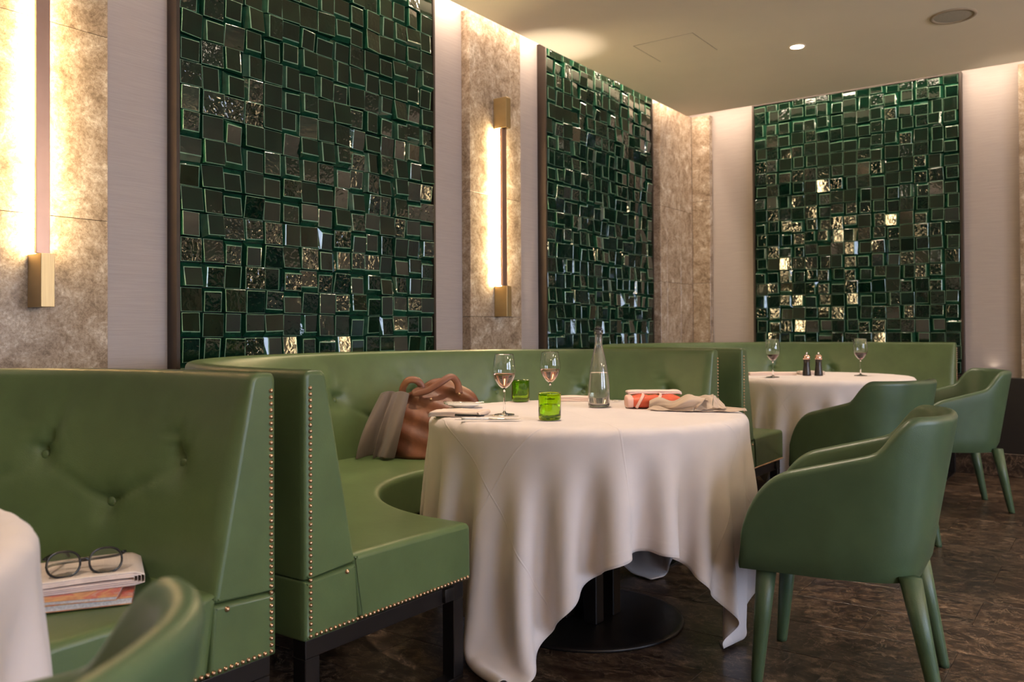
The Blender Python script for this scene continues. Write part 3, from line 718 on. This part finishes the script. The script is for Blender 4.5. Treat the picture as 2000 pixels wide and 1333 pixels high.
# ------------------------------------------------------------------ tub chairs
def make_chair(label):
    t = thing('tub_chair', label, 'chair', (0, 0, 0), 0, 'green leather tub chairs')
    n = 96; zb = 0.335; th_ = 0.040
    def plan(s):                                    # s 0..1 round the shell, from one arm front round the back to the other
        L1 = 0.32; w = 0.268; D = 0.235; arc = PI * 0.5 * math.sqrt((w * w + D * D) / 2) * 2; tot = 2 * L1 + arc; d = s * tot
        if d < L1: return Vector((0.275 - d, -w)), Vector((0, -1))
        if d > tot - L1: return Vector((0.275 - (tot - d), w)), Vector((0, 1))
        q = (d - L1) / arc; a = -PI / 2 - q * PI; e = 0.80
        c, s_ = math.cos(a), math.sin(a)
        x = -0.045 + D * (-abs(c) ** e); y = w * (abs(s_) ** e) * (1 if s_ > 0 else -1)
        nv = Vector((-(abs(c) ** (2 - e)) / D, (abs(s_) ** (2 - e)) * (1 if s_ > 0 else -1) / w)); nv.normalize(); return Vector((x, y)), nv
    def ztop(x):
        base = 0.590 + (0.275 - x) * 0.27
        st = min(1, max(0, (-0.085 - x) / 0.12)); st = st * st * (3 - 2 * st)
        z = base + st * (0.790 - base)
        if x > 0.12:
            q = min(1, (x - 0.12) / 0.155); z = zb + 0.03 + (z - zb - 0.03) * math.sqrt(max(0.0, 1 - q ** 2.4))
        return z
    rings = []
    for i in range(n + 1):
        p, nv = plan(i / n); zt = ztop(p.x); back = min(1, max(0, (-p.x + 0.02) / 0.30))
        def pt(z, inset):
            f = (z - zb) / 0.475
            fl = -0.028 * (1 - f) - 0.012 * math.sin(max(0, min(1, f)) * PI) * 0 + back * (0.055 * (f - 0.75))
            fl -= 0.016 * (max(0, 0.035 - (z - zb)) / 0.035) ** 2
            return (p.x + nv.x * (fl - inset), p.y + nv.y * (fl - inset), z)
        prof = []
        zl = max(zt - 0.022, zb + 0.004)
        for k in range(9): prof.append(pt(zb + (zl - zb) * k / 8, 0))
        for k in range(1, 8):
            a = PI * k / 8; prof.append(pt(zl + min(0.022, zt - zb) * math.sin(a), th_ / 2 * (1 - math.cos(a))))
        zin = min(0.40, zl)
        for k in range(6): prof.append(pt(zl + (zin - zl) * k / 5, th_))
        rings.append(prof)
    Pn = np.array(rings); me = grid_mesh('shell', Pn, 'leather_chair')
    bm = bmesh.new(); bm.from_mesh(me); bmesh.ops.recalc_face_normals(bm, faces=bm.faces[:]); bm.to_mesh(me); bm.free()
    me.polygons.foreach_set('use_smooth', [True] * len(me.polygons))
    link('shell', me, t)
    # underside and seat cushion share the plan of the shell
    def slab(name, inset, x_front, z0, z1, rr, m):
        loop = []
        for i in range(8, n - 7, 2):
            p, nv = plan(i / n); ii = inset + 0.045 * min(1, max(0, (-p.x + 0.02) / 0.2)); loop.append((p.x - nv.x * ii, p.y - nv.y * ii))
        w = abs(loop[0][1]); fr = []
        for k in range(1, 8):
            a = -PI / 2 + PI * k / 8; fr.append((x_front - 0.05 + 0.05 * math.cos(a), (w - 0.03) * math.sin(a) ** 1 if True else 0))
        fr = [(x_front - 0.02, -w + 0.005), (x_front, -w + 0.05), (x_front + 0.008, 0.0), (x_front, w - 0.05), (x_front - 0.02, w - 0.005)]
        loop = loop + fr[::-1]
        L = np.array(loop); c = L.mean(0); vs = []; k_ = len(L)
        levels = [(z0, 0.985), (z0 + rr * 0.4, 1.0), (z1 - rr, 1.0), (z1 - rr * 0.4, 0.985), (z1 - rr * 0.1, 0.955), (z1, 0.90), (z1 + 0.006, 0.5)]
        for z, s in levels: vs += [(*(c + (q - c) * s), z) for q in L]
        fs = [(a * k_ + b, a * k_ + (b + 1) % k_, (a + 1) * k_ + (b + 1) % k_, (a + 1) * k_ + b) for a in range(len(levels) - 1) for b in range(k_)]
        fs.append(tuple(range(k_))[::-1]); fs.append(tuple(range((len(levels) - 1) * k_, len(levels) * k_)))
        m_ = mesh(name, vs, fs, m); b_ = bmesh.new(); b_.from_mesh(m_); bmesh.ops.recalc_face_normals(b_, faces=b_.faces[:]); b_.to_mesh(m_); b_.free()
        link(name, m_, t)
    slab('seat', 0.050, 0.285, zb + 0.012, 0.452, 0.035, 'leather_chair')
    slab('underside', 0.095, 0.230, zb + 0.002, zb + 0.016, 0.004, 'leather_chair')
    for sx, sy in ((1, 1), (1, -1), (-1, 1), (-1, -1)):
        top = Vector((0.205 if sx > 0 else -0.170, sy * 0.180, zb + 0.02)); foot = Vector((0.236 if sx > 0 else -0.240, sy * 0.188, 0.0))
        bm = bmesh.new(); rings_ = []
        ax = foot - top
        for q in (0, 0.5, 0.97, 1.0):
            r = (0.030 - 0.0135 * q) * (0.9 if q == 1.0 else 1); cpt = top + ax * q
            rings_.append([bm.verts.new((cpt.x + r * math.cos(2 * PI * k / 18), cpt.y + r * math.sin(2 * PI * k / 18), cpt.z)) for k in range(18)])
        for a in range(3):
            for k in range(18): bm.faces.new((rings_[a][k], rings_[a][(k + 1) % 18], rings_[a + 1][(k + 1) % 18], rings_[a + 1][k]))
        bm.faces.new(rings_[0]); bm.faces.new(rings_[-1])
        link('leg', bm_mesh('leg', bm, 'leather_chair', True), t)
    return t
ch = make_chair('green leather tub chair in the right foreground, drawn up to the middle table')
def put_chair(o, x, y, face, label=None):
    o.location = (x, y, 0); o.rotation_euler = (0, 0, math.atan2(face[1], face[0]))
    if label: o['label'] = label
put_chair(ch, 2.325, 2.63, (-0.99, -0.13))
c3 = copy_tree(ch); put_chair(c3, 1.98, 4.33, (-0.92, 0.40), 'green tub chair half hidden behind the nearest chair on the right')
c4 = copy_tree(ch); put_chair(c4, 2.18, 5.50, (-0.89, -0.45), 'green tub chair farthest back, in front of the dark wainscot')
c1 = copy_tree(ch); put_chair(c1, 2.178, 0.183, (-0.89, -0.455), 'green tub chair cut off by the lower left corner of the photo')

# ------------------------------------------------------------------ table ware
TOP = TZ + 0.0050
def wine_glass(x, y, wine, level, label, z=TOP, sc=1.0):
    t = thing('wine_glass', label, 'wine glass', (x, y, z), 0, 'stemmed wine glasses'); t.scale = (sc, sc, sc)
    o = [(0.0045, 0.088), (0.010, 0.0905), (0.019, 0.099), (0.030, 0.115), (0.0365, 0.130), (0.0388, 0.145), (0.0382, 0.162), (0.0355, 0.183), (0.0315, 0.205)]
    inn = [(max(0.0, r - 0.0013), zz + (0.0022 if i < 2 else 0.0006)) for i, (r, zz) in enumerate(o)]
    inn[-1] = (o[-1][0] - 0.0011, 0.2052); o.insert(-1, (0.0319, 0.2030)); inn.insert(-1, (0.0307, 0.2030))
    bw = lathe('bowl', [(0.0, 0.0875)] + o + inn[::-1] + [(0.0, 0.0912)], 'glass', t, 40)
    lathe('stem', [(0.0, 0.0870), (0.0045, 0.0870), (0.0036, 0.075), (0.0033, 0.04), (0.0038, 0.015), (0.006, 0.007), (0.0, 0.007)], 'glass', t, 20)
    lathe('foot', [(0.0, 0.0), (0.034, 0.0), (0.0350, 0.0010), (0.032, 0.0022), (0.015, 0.0042), (0.006, 0.0068), (0.0, 0.0068)], 'glass', t, 40)
    w = [(0.0, 0.0918)]
    pr = [(r - 0.0004, zz + 0.0003) for r, zz in inn if zz < level]
    rl = np.interp(level, [q[1] for q in inn], [q[0] for q in inn]) - 0.0004
    lathe('wine', [(0.0, 0.0918)] + pr[1:] + [(rl, level), (0.0, level)], wine, bw, 40)
    return t
wine_glass(1.281, 2.318, 'rose', 0.140, 'stemmed glass of rose wine nearer the camera, in front of the napkin and knives')
wine_glass(1.229, 2.682, 'rose', 0.140, 'stemmed glass of rose wine behind the near green tumbler')
wine_glass(1.27, 5.075, 'red', 0.122, 'glass of red wine on the far table, left of the pepper mills', sc=1.12)
wine_glass(1.67, 5.512, 'red', 0.127, 'glass of red wine on the far table, right of the pepper mills', sc=1.12)
def tumbler(x, y, label, water=0.0):
    t = thing('tumbler', label, 'tumbler', (x, y, TOP), 0, 'green glass tumblers')
    tb_ = lathe('body', [(0.0, 0.0), (0.030, 0.0), (0.0345, 0.003), (0.0360, 0.010), (0.0362, 0.083), (0.0362, 0.0852), (0.0350, 0.0862), (0.0338, 0.0852), (0.0338, 0.083), (0.0333, 0.016), (0.030, 0.011), (0.0, 0.010)], 'green_glass', t, 44)
    if water: lathe('water', [(0.0, 0.0106), (0.0296, 0.0117), (0.0328, 0.0166), (0.0330, water), (0.0, water)], 'water', tb_, 40)
tumbler(1.501, 2.263, 'bright green glass tumbler of water at the front of the table', 0.046)
tumbler(1.012, 2.794, 'dark green glass tumbler at the back of the middle table')
# carafe
cf = thing('carafe', 'clear glass water carafe with raised lettering on the middle table', 'carafe', (1.405, 2.743, TOP), math.radians(35.8))
cprof = [(0.0, 0.0), (0.034, 0.0), (0.0385, 0.004), (0.0400, 0.012), (0.0405, 0.05), (0.0400, 0.080), (0.0365, 0.120), (0.0300, 0.160), (0.0225, 0.195), (0.0165, 0.220), (0.0148, 0.229), (0.0158, 0.231), (0.0140, 0.234), (0.0136, 0.268), (0.0160, 0.272), (0.0162, 0.284), (0.0150, 0.287)]
cin = [(max(0, r - 0.0032), zz + 0.004) for r, zz in cprof if zz > 0.003 and zz < 0.286]
cfb = lathe('body', cprof + [(0.0118, 0.287)] + cin[::-1][1:] + [(0.0, 0.010)], 'frost', cf, 48)
lathe('water', [(0.0, 0.0104)] + [(r - 0.0004, zz) for r, zz in cin if 0.0104 < zz < 0.128] + [(0.0322, 0.130), (0.0, 0.130)], 'water', cfb, 40)
lathe('stopper', [(0.0, 0.270), (0.0105, 0.270), (0.0112, 0.2875), (0.013, 0.289), (0.012, 0.296), (0.0, 0.299)], 'black', cf, 24)
tube('wire_clasp', smoothpath([(0.0165, 0.0, 0.276), (0.0165, 0.001, 0.288), (0.008, 0.002, 0.297), (0.0, 0.002, 0.301), (-0.008, 0.002, 0.297), (-0.0165, 0.001, 0.288), (-0.0165, 0, 0.276)], 6), 0.0010, 'blackmetal', cf, 8)
def text_mesh(body, size, extrude):
    cu = bpy.data.curves.new('lettering', 'FONT'); cu.body = body; cu.size = size; cu.extrude = extrude; cu.resolution_u = 4; cu.align_x = 'CENTER'; cu.align_y = 'CENTER'
    o = bpy.data.objects.new('lettering', cu); COL.objects.link(o); bpy.context.view_layer.update()
    me = bpy.data.meshes.new_from_object(o.evaluated_get(bpy.context.evaluated_depsgraph_get())); bpy.data.objects.remove(o); return me
vs_all, fs_all = [], []
for body, size, zc, du in (('H', 0.026, 0.048, 0.0), ('2', 0.014, 0.0665, -0.004), ('O', 0.028, 0.086, 0.0)):
    me = text_mesh(body, size, 0.0008); off_ = len(vs_all)
    for v in me.vertices:
        up = v.co.x; side = v.co.y + du          # letters run up the bottle
        zz = zc + up; rr = np.interp(zz, [q[1] for q in cprof], [q[0] for q in cprof]) + 0.0004 + v.co.z
        a = -PI / 2 + (-side - 0.010) / rr
        vs_all.append((rr * math.cos(a), rr * math.sin(a), zz))
    for p in me.polygons: fs_all.append(tuple(i + off_ for i in p.vertices))
link('lettering', mesh('lettering', vs_all, fs_all, 'frost', False), cfb)
# pepper mills
def mill(x, y, label):
    t = thing('pepper_mill', label, 'pepper mill', (x, y, TOP), 0, 'pepper mills on the far table')
    lathe('body', [(0.0, 0.0), (0.0255, 0.0), (0.0262, 0.004), (0.025, 0.020), (0.0195, 0.055), (0.0180, 0.075), (0.0205, 0.100), (0.0, 0.100)], 'mill', t, 32)
    lathe('collar', [(0.0, 0.1003), (0.0205, 0.1003), (0.0212, 0.112), (0.0200, 0.124), (0.012, 0.129), (0.0, 0.130)], 'copper', t, 32)
    lathe('knob', [(0.0, 0.1295), (0.003, 0.1295), (0.0065, 0.136), (0.0060, 0.142), (0.003, 0.1455), (0.0, 0.146)], 'chrome', t, 20)
mill(1.390, 5.350, 'black pepper mill with a copper collar, left one of the pair'); mill(1.452, 5.386, 'black pepper mill with a copper collar, right one of the pair')

def sheet_stack(name, label, cat, loc, rz, w, d, h, layers, m, group=None, roll=True):
    """folded cloth: layers that turn round one edge"""
    t = thing(name, label, cat, loc, rz, group); lh = h / layers
    for k in range(layers):
        n = 26; P = np.zeros((n, 14, 3)); r_ = random.Random(int(loc[0] * 1000) + k)
        sx = r_.uniform(-0.004, 0.004); sy = r_.uniform(-0.003, 0.003)
        for i in range(n):
            for j in range(14):
                u = -0.5 + i / (n - 1); v = -0.5 + j / 13
                x = u * w + sx; y = v * d + sy
                sag = 0.0018 * math.sin(u * 9 + k) * math.cos(v * 7 + k * 2)
                edge = max(0, abs(u) * 2 - 0.86) / 0.14; edge2 = max(0, abs(v) * 2 - 0.88) / 0.12
                P[i, j] = (x, y, (k + 1) * lh - 0.0004 + sag * (k + 1) / layers - 0.55 * lh * edge ** 2 - 0.4 * lh * edge2 ** 2)
        o = link('fold', grid_mesh('fold', P, m), t); mod_solid(o, lh * 0.86, -1 if False else 1)
        o.modifiers['thickness'].offset = -1
    return t
def fold_roll(t, w, d, h, m, side=1):
    """the rounded turned edge of a folded cloth"""
    P = np.zeros((14, 13, 3))
    for i in range(14):
        for j in range(13):
            a = -PI / 2 + PI * j / 12; P[i, j] = (side * (w / 2 + math.cos(a) * h * 0.55), -d / 2 + d * i / 13, h / 2 + math.sin(a) * h / 2 + 0.0005)
    o = link('turned_edge', grid_mesh('turned_edge', P, m), t); mod_solid(o, 0.0015, 0)
rz0 = math.radians(35.8)
n1 = sheet_stack('napkin', 'folded blush napkin under the knives at the front left of the table', 'napkin', (1.150, 2.235, TOP), math.radians(20), 0.17, 0.13, 0.016, 3, 'napkin'); fold_roll(n1, 0.17, 0.13, 0.014, 'napkin')
n2 = sheet_stack('napkin', 'long folded pale napkin at the back edge of the middle table', 'napkin', (1.17, 2.955, TOP), math.radians(32), 0.24, 0.075, 0.018, 3, 'napkin_p'); fold_roll(n2, 0.24, 0.075, 0.016, 'napkin_p')
n4 = sheet_stack('napkin', 'folded pale napkin at the left edge of the far table', 'napkin', (1.17, 5.33, TOP), math.radians(36), 0.30, 0.10, 0.018, 3, 'napkin_p')
n5 = sheet_stack('napkin', 'folded napkin behind the pepper mills on the far table', 'napkin', (1.36, 5.53, TOP), math.radians(36), 0.16, 0.07, 0.022, 3, 'napkin')
# knives
def knife(label, loc, rz, handle, L=0.22, z=TOP, tilt=0.0):
    t = thing('table_knife', label, 'knife', (loc[0], loc[1], z), rz, 'table knives'); t.rotation_euler = (0, tilt, rz)
    bm = bmesh.new(); tube_bm(bm, [Vector((-L / 2 + L * 0.46 * k / 6, 0, 0.006)) for k in range(7)], lambda q: 0.0085 - 0.0028 * q, 10, 0.55); link('handle', bm_mesh('handle', bm, handle, True), t)
    P = []
    for k in range(13):
        q = k / 12; x = -L / 2 + L * (0.46 + 0.54 * q); wd = 0.0095 * (1 - max(0, q - 0.55) ** 2 * 3.6); P.append([(x, -wd, 0.0052), (x, 0.0, 0.0066), (x, wd * 0.9, 0.0052), (x, 0.0, 0.0046)])
    link('blade', grid_mesh('blade', np.array(P), 'chrome', closed_v=True), t)
knife('table knife with a black handle lying on the blush napkin', (1.315, 2.175), math.radians(24), 'black', 0.21, TOP + 0.004)
knife('steel table knife lying in front of the blush napkin', (1.360, 2.140), math.radians(28), 'porcelain', 0.19, TOP)
# plate
pl = thing('side_plate', 'white side plate beside the blush napkin', 'plate', (0.985, 2.465, TOP))
lathe('dish', [(0.0, 0.0), (0.038, 0.0), (0.043, 0.003), (0.070, 0.012), (0.073, 0.0138), (0.069, 0.0145), (0.042, 0.0062), (0.0, 0.0055)], 'porcelain', pl, 56)
knife('small steel butter knife resting on the white side plate', (0.985, 2.465), math.radians(40), 'chrome', 0.15, TOP + 0.0125)
# fork
fk = thing('fork', 'steel fork lying behind the carafe near the red pouch', 'fork', (1.385, 3.000, TOP), math.radians(-146))
tube('handle', smoothpath([(-0.09, 0, 0.004), (-0.03, 0, 0.009), (0.03, 0, 0.005)], 6), lambda q: 0.0050 - 0.0022 * q, 'chrome', fk, 8, 0.5)
for k in range(4):
    yy = -0.0105 + 0.007 * k
    tube('tine', smoothpath([(0.03, yy * 0.5, 0.005), (0.048, yy, 0.004), (0.07, yy, 0.009), (0.088, yy, 0.016)], 5), lambda q: 0.0019 - 0.0009 * q, 'chrome', fk, 6)
# red pouch with straps, a pale napkin on it
pc = thing('pouch', 'red leather pouch with pink straps on the middle table', 'pouch', (1.585, 2.835, TOP), rz0)
def puff(name, w, d, h, m, parent, nz=0.004, seed=1, e=0.45, loc=(0, 0, 0)):
    r_ = np.random.default_rng(seed); V = []; nu, nv = 40, 20; ph = r_.uniform(0, 6, 6)
    P = np.zeros((nu, nv, 3))
    sg = lambda a, p: math.copysign(abs(a) ** p, a)
    for i in range(nu):
        for j in range(nv):
            th = 2 * PI * i / nu; la = -PI / 2 + PI * (j + 0.02) / (nv - 1 + 0.04)
            x = w / 2 * sg(math.cos(th), e) * sg(math.cos(la), e); y = d / 2 * sg(math.sin(th), e) * sg(math.cos(la), e); z = h / 2 + h / 2 * sg(math.sin(la), 0.7)
            k = nz * (math.sin(x * 55 + ph[0]) * math.cos(y * 60 + ph[1]) + 0.6 * math.sin((x + y) * 110 + ph[2]))
            P[i, j] = (loc[0] + x, loc[1] + y + k * 0.5, loc[2] + max(0.0003, z + k * (z / h)))
    me = grid_mesh(name, P, m, closed_u=True); bm = bmesh.new(); bm.from_mesh(me); bmesh.ops.holes_fill(bm, edges=bm.edges[:], sides=0); bmesh.ops.recalc_face_normals(bm, faces=bm.faces[:]); bm.to_mesh(me); bm.free()
    me.polygons.foreach_set('use_smooth', [True] * len(me.polygons)); return link(name, me, parent)
puff('body', 0.20, 0.095, 0.046, 'rednap', pc, 0.003, 2)
puff('end_flap', 0.030, 0.085, 0.044, 'pinkstrap', pc, 0.003, 4, loc=(-0.092, -0.003, 0))
for xx, sl in ((-0.052, 0.02), (0.012, 0.028)):
    tube('strap', smoothpath([(xx - sl, -0.050, 0.002), (xx - sl * 0.5, -0.0525, 0.022), (xx + 0.004, -0.042, 0.045), (xx + 0.012, 0.0, 0.0495), (xx + 0.02, 0.035, 0.046)], 6), 0.0055, 'pinkstrap', pc, 8, 0.35, Vector((0, -1, 0.4)))
n3 = sheet_stack('napkin', 'pale pink napkin folded on top of the red pouch', 'napkin', (1.560, 2.875, TOP + 0.049), rz0, 0.20, 0.06, 0.012, 2, 'napkin_p')
# crumpled beige napkin: a loose roll with an open end, a flat tail and a raised corner
cn = thing('napkin', 'crumpled beige napkin lying beside the red pouch', 'napkin', (1.735, 2.790, TOP), math.radians(24))
def spiral_roll():
    nu, nv = 44, 60; P = np.zeros((nu, nv, 3))
    for i in range(nu):
        u = i / (nu - 1); x0 = -0.135 + 0.175 * u
        R0 = 0.020 + 0.016 * u + 0.006 * math.sin(u * 11)
        cyy = 0.022 - 0.050 * u + 0.008 * math.sin(u * 9)
        for j in range(nv):
            v = j / (nv - 1); ph = -0.9 + v * 2 * PI * 1.45; r = R0 * (1.0 - 0.36 * v) * (1 + 0.10 * math.sin(3 * ph + u * 8) + 0.05 * math.sin(7 * ph + u * 17))
            P[i, j] = (x0 + 0.020 * math.sin(ph) * u + 0.012 * v, cyy + r * 1.35 * math.cos(ph), max(0.0015, R0 * 0.80 + r * 0.80 * math.sin(ph)))
    return grid_mesh('roll', P, 'napkin_b')
o = link('roll', spiral_roll(), cn); mod_sub(o, 1); mod_solid(o, 0.0013, 0)
def flap(pts, nu=22, nv=22, wav=0.004, name='flap'):
    a, b, c, d = [np.array(p) for p in pts]; P = np.zeros((nu, nv, 3))
    for i in range(nu):
        for j in range(nv):
            u, v = i / (nu - 1), j / (nv - 1); p = a * (1 - u) * (1 - v) + b * u * (1 - v) + c * u * v + d * (1 - u) * v
            p = p + np.array([0, 0, wav * math.sin(u * 7 + v * 3) * math.sin(v * PI) + 0.5 * wav * math.sin(u * 15 + v * 11)]); p[2] = max(0.0015, p[2]); P[i, j] = p
    o = link(name, grid_mesh(name, P, 'napkin_b'), cn); mod_sub(o, 1); mod_solid(o, 0.0013, 0)
flap([(0.01, -0.060, 0.002), (0.205, -0.030, 0.003), (0.195, -0.012, 0.006), (0.02, 0.055, 0.022)], wav=0.005, name='tail')
flap([(0.025, -0.055, 0.004), (0.085, -0.048, 0.012), (0.092, -0.006, 0.058), (0.008, 0.004, 0.047)], wav=0.003, name='raised_corner')
flap([(0.088, -0.040, 0.014), (0.135, -0.020, 0.010), (0.120, 0.012, 0.030), (0.092, -0.004, 0.057)], wav=0.003, name='raised_corner')
flap([(-0.14, -0.020, 0.002), (0.02, -0.062, 0.002), (0.03, -0.03, 0.020), (-0.10, 0.010, 0.020)], wav=0.004, name='tail')

# ------------------------------------------------------------------ handbag and scarf on the middle booth
hb = thing('handbag', 'slouchy brown leather handbag leaning on the middle booth', 'handbag', (0.455, 2.890, ZS), rz0)
def bag_body():
    nu, nv = 72, 44; P = np.zeros((nu, nv, 3))
    for i in range(nu):
        for j in range(nv):
            th = 2 * PI * i / nu; q = j / (nv - 1)
            w = 0.178 + 0.034 * math.sin(q * PI * 0.9) - 0.105 * q ** 5
            d = 0.085 * (1 - 0.86 * q ** 1.8)
            x = w * math.copysign(abs(math.cos(th)) ** 0.75, math.cos(th)) + 0.018 * q; y = d * math.copysign(abs(math.sin(th)) ** 0.8, math.sin(th)) + 0.055 * q
            z = 0.350 * (q ** 0.85) + 0.016 * q * math.cos(th)
            z -= 0.045 * q ** 5 * abs(math.cos(th)) ** 2
            wr = 0.010 * math.sin(x * 30 + z * 45) * math.sin(z * 26 + 1) + 0.006 * math.sin(z * 70 + x * 25)
            P[i, j] = (x, y + wr * (0.3 + q * 0.7), max(0.001, z))
    me = grid_mesh('body', P, 'tan', closed_u=True); bm = bmesh.new(); bm.from_mesh(me); bmesh.ops.holes_fill(bm, edges=bm.edges[:], sides=0); bmesh.ops.recalc_face_normals(bm, faces=bm.faces[:]); bm.to_mesh(me); bm.free()
    me.polygons.foreach_set('use_smooth', [True] * len(me.polygons)); return me
link('body', bag_body(), hb)
hbh = tube('handle', smoothpath([(-0.125, -0.01, 0.25), (-0.13, -0.02, 0.305), (-0.105, -0.03, 0.345), (-0.065, -0.03, 0.345), (-0.045, -0.025, 0.315), (-0.075, -0.035, 0.290), (-0.02, -0.04, 0.300), (0.04, -0.035, 0.335), (0.085, -0.02, 0.360), (0.115, -0.02, 0.335), (0.125, -0.03, 0.285)], 8), 0.016, 'tan', hb, 12, 0.35, Vector((0, -1, 0.3)))
rv = bmesh.new(); nail_bm(rv, [(0.126, -0.047, 0.285), (0.0, -0.052, 0.262)], (0, -1, 0.1), 0.007); link('rivet', bm_mesh('rivet', rv, 'brassnail', True), hbh)
sc_ = thing('scarf', 'grey cloth scarf hanging over the left side of the brown handbag', 'scarf', (0.385, 2.735, ZS), rz0)
def scarf_sheet(x0, x1, w0, w1, ph, yo):
    nu, nv = 40, 30; P = np.zeros((nu, nv, 3))
    for i in range(nu):
        for j in range(nv):
            u = i / (nu - 1); v = j / (nv - 1) - 0.5
            w = w0 + (w1 - w0) * math.sin(u * PI * 0.62) 
            x = x0 + (x1 - x0) * u + v * w; z = 0.285 - 0.282 * u + 0.012 * math.cos(v * 3)
            y = yo + 0.075 * (1 - u) ** 1.3 + (0.010 + 0.018 * u) * math.sin(v * 6.5 + ph + u * 1.5) + 0.012 * abs(v) * 2 - 0.02 * math.sin(u * PI)
            P[i, j] = (x, y, max(0.003, z))
    return grid_mesh('drape', P, 'scarf')
for a_ in ((-0.045, -0.115, 0.075, 0.135, 0.3, 0.0), (0.010, -0.060, 0.075, 0.095, 2.1, -0.022)):
    o = link('drape', scarf_sheet(*a_), sc_); mod_sub(o, 1); mod_solid(o, 0.003, 0)

# ------------------------------------------------------------------ papers and spectacles on the left booth
def magazine(label, loc, rz, w, d, h):
    t = thing('magazine', label, 'magazine', loc, rz, 'magazines on the left booth')
    box('pages', (-w / 2 + 0.002, -d / 2 + 0.002, 0.0008), (w / 2 - 0.002, d / 2 - 0.002, h - 0.0008), 'pages', t, 0.001, 1)
    box('cover', (-w / 2, -d / 2, h - 0.0008), (w / 2, d / 2, h), 'cover', t); box('cover', (-w / 2, -d / 2, 0), (w / 2, d / 2, 0.0008), 'cover', t)
magazine('thick white magazine at the bottom of the paper pile', (1.150, 0.895, ZS + 0.003), math.radians(57), 0.30, 0.215, 0.013)
magazine('orange covered magazine between the white magazine and the newspaper', (1.145, 0.885, ZS + 0.0165), math.radians(52), 0.285, 0.21, 0.008)
nw = thing('newspaper', 'folded newspaper on top of the pile with spectacles on it', 'newspaper', (1.130, 0.920, ZS + 0.025), math.radians(62))
for k in range(4):
    nu, nv = 40, 12; P = np.zeros((nu, nv, 3)); dd = 0.20 - 0.004 * k
    for i in range(nu):
        for j in range(nv):
            u = i / (nu - 1); v = -0.5 + j / (nv - 1); L = 0.27; hh = 0.004 + 0.0045 * k; R_ = 0.003 + 0.0035 * k
            s = u * (2 * L + PI * R_)
            if s < L: p = (-0.135 + s, 0.0155 - hh + 0.0)
            elif s < L + PI * R_: a = (s - L) / R_; p = (0.135 + R_ * math.sin(a) * 1.6, 0.0155 - hh + R_ - R_ * math.cos(a))
            else: p = (0.135 - (s - L - PI * R_), 0.0155 - hh + 2 * R_)
            P[i, j] = (p[0], v * dd, max(0.0005, p[1] + 0.0025 * math.sin(p[0] * 14 + 0.5) * (1 if p[1] > 0.012 else 0.2)))
    o = link('sheet', grid_mesh('sheet', P, 'news' if k == 3 else 'paper'), nw); mod_solid(o, 0.0009, 0)
sg_ = thing('spectacles', 'black framed spectacles lying on the newspaper', 'spectacles', (1.185, 0.935, ZS + 0.025 + 0.0285), math.radians(60)); sg_.scale = (1.18, 1.18, 1.18)
for sx in (-1, 1):
    ring = [Vector((sx * 0.034 + 0.0265 * math.copysign(abs(math.cos(a)) ** 0.85, math.cos(a)), 0.010 * math.sin(a) - 0.012, 0.0195 + 0.0205 * math.copysign(abs(math.sin(a)) ** 0.85, math.sin(a)))) for a in np.linspace(0, 2 * PI, 33)]
    rm = tube('rim', ring, 0.0021, 'black', sg_, 8)
    ctr = Vector((sx * 0.034, -0.012, 0.0195)); lm = mesh('lens', [ctr] + [ctr + (p - ctr) * 0.95 for p in ring[:-1]], [(0, k + 1, (k + 1) % 32 + 1) for k in range(32)], 'glass', False)
    lo_ = link('lens', lm, rm); mod_solid(lo_, 0.0012, 0)
    tmp = smoothpath([(sx * 0.061, -0.004, 0.030), (sx * 0.066, 0.004, 0.028), (sx * 0.050, 0.014, 0.020), (sx * 0.0, 0.022 + 0.006 * sx, 0.014), (-sx * 0.050, 0.028 + 0.006 * sx, 0.010), (-sx * 0.066, 0.034, 0.005)], 5) if sx > 0 else smoothpath([(-0.061, -0.004, 0.030), (-0.066, 0.004, 0.028), (-0.058, 0.030, 0.028), (-0.045, 0.075, 0.022), (-0.036, 0.105, 0.012), (-0.033, 0.120, 0.002)], 5)
    tube('temple', tmp, 0.0024, 'black', sg_, 8)
tube('bridge', smoothpath([(-0.009, -0.009, 0.022), (0.0, -0.010, 0.026), (0.009, -0.009, 0.022)], 5), 0.0026, 'black', sg_, 8)
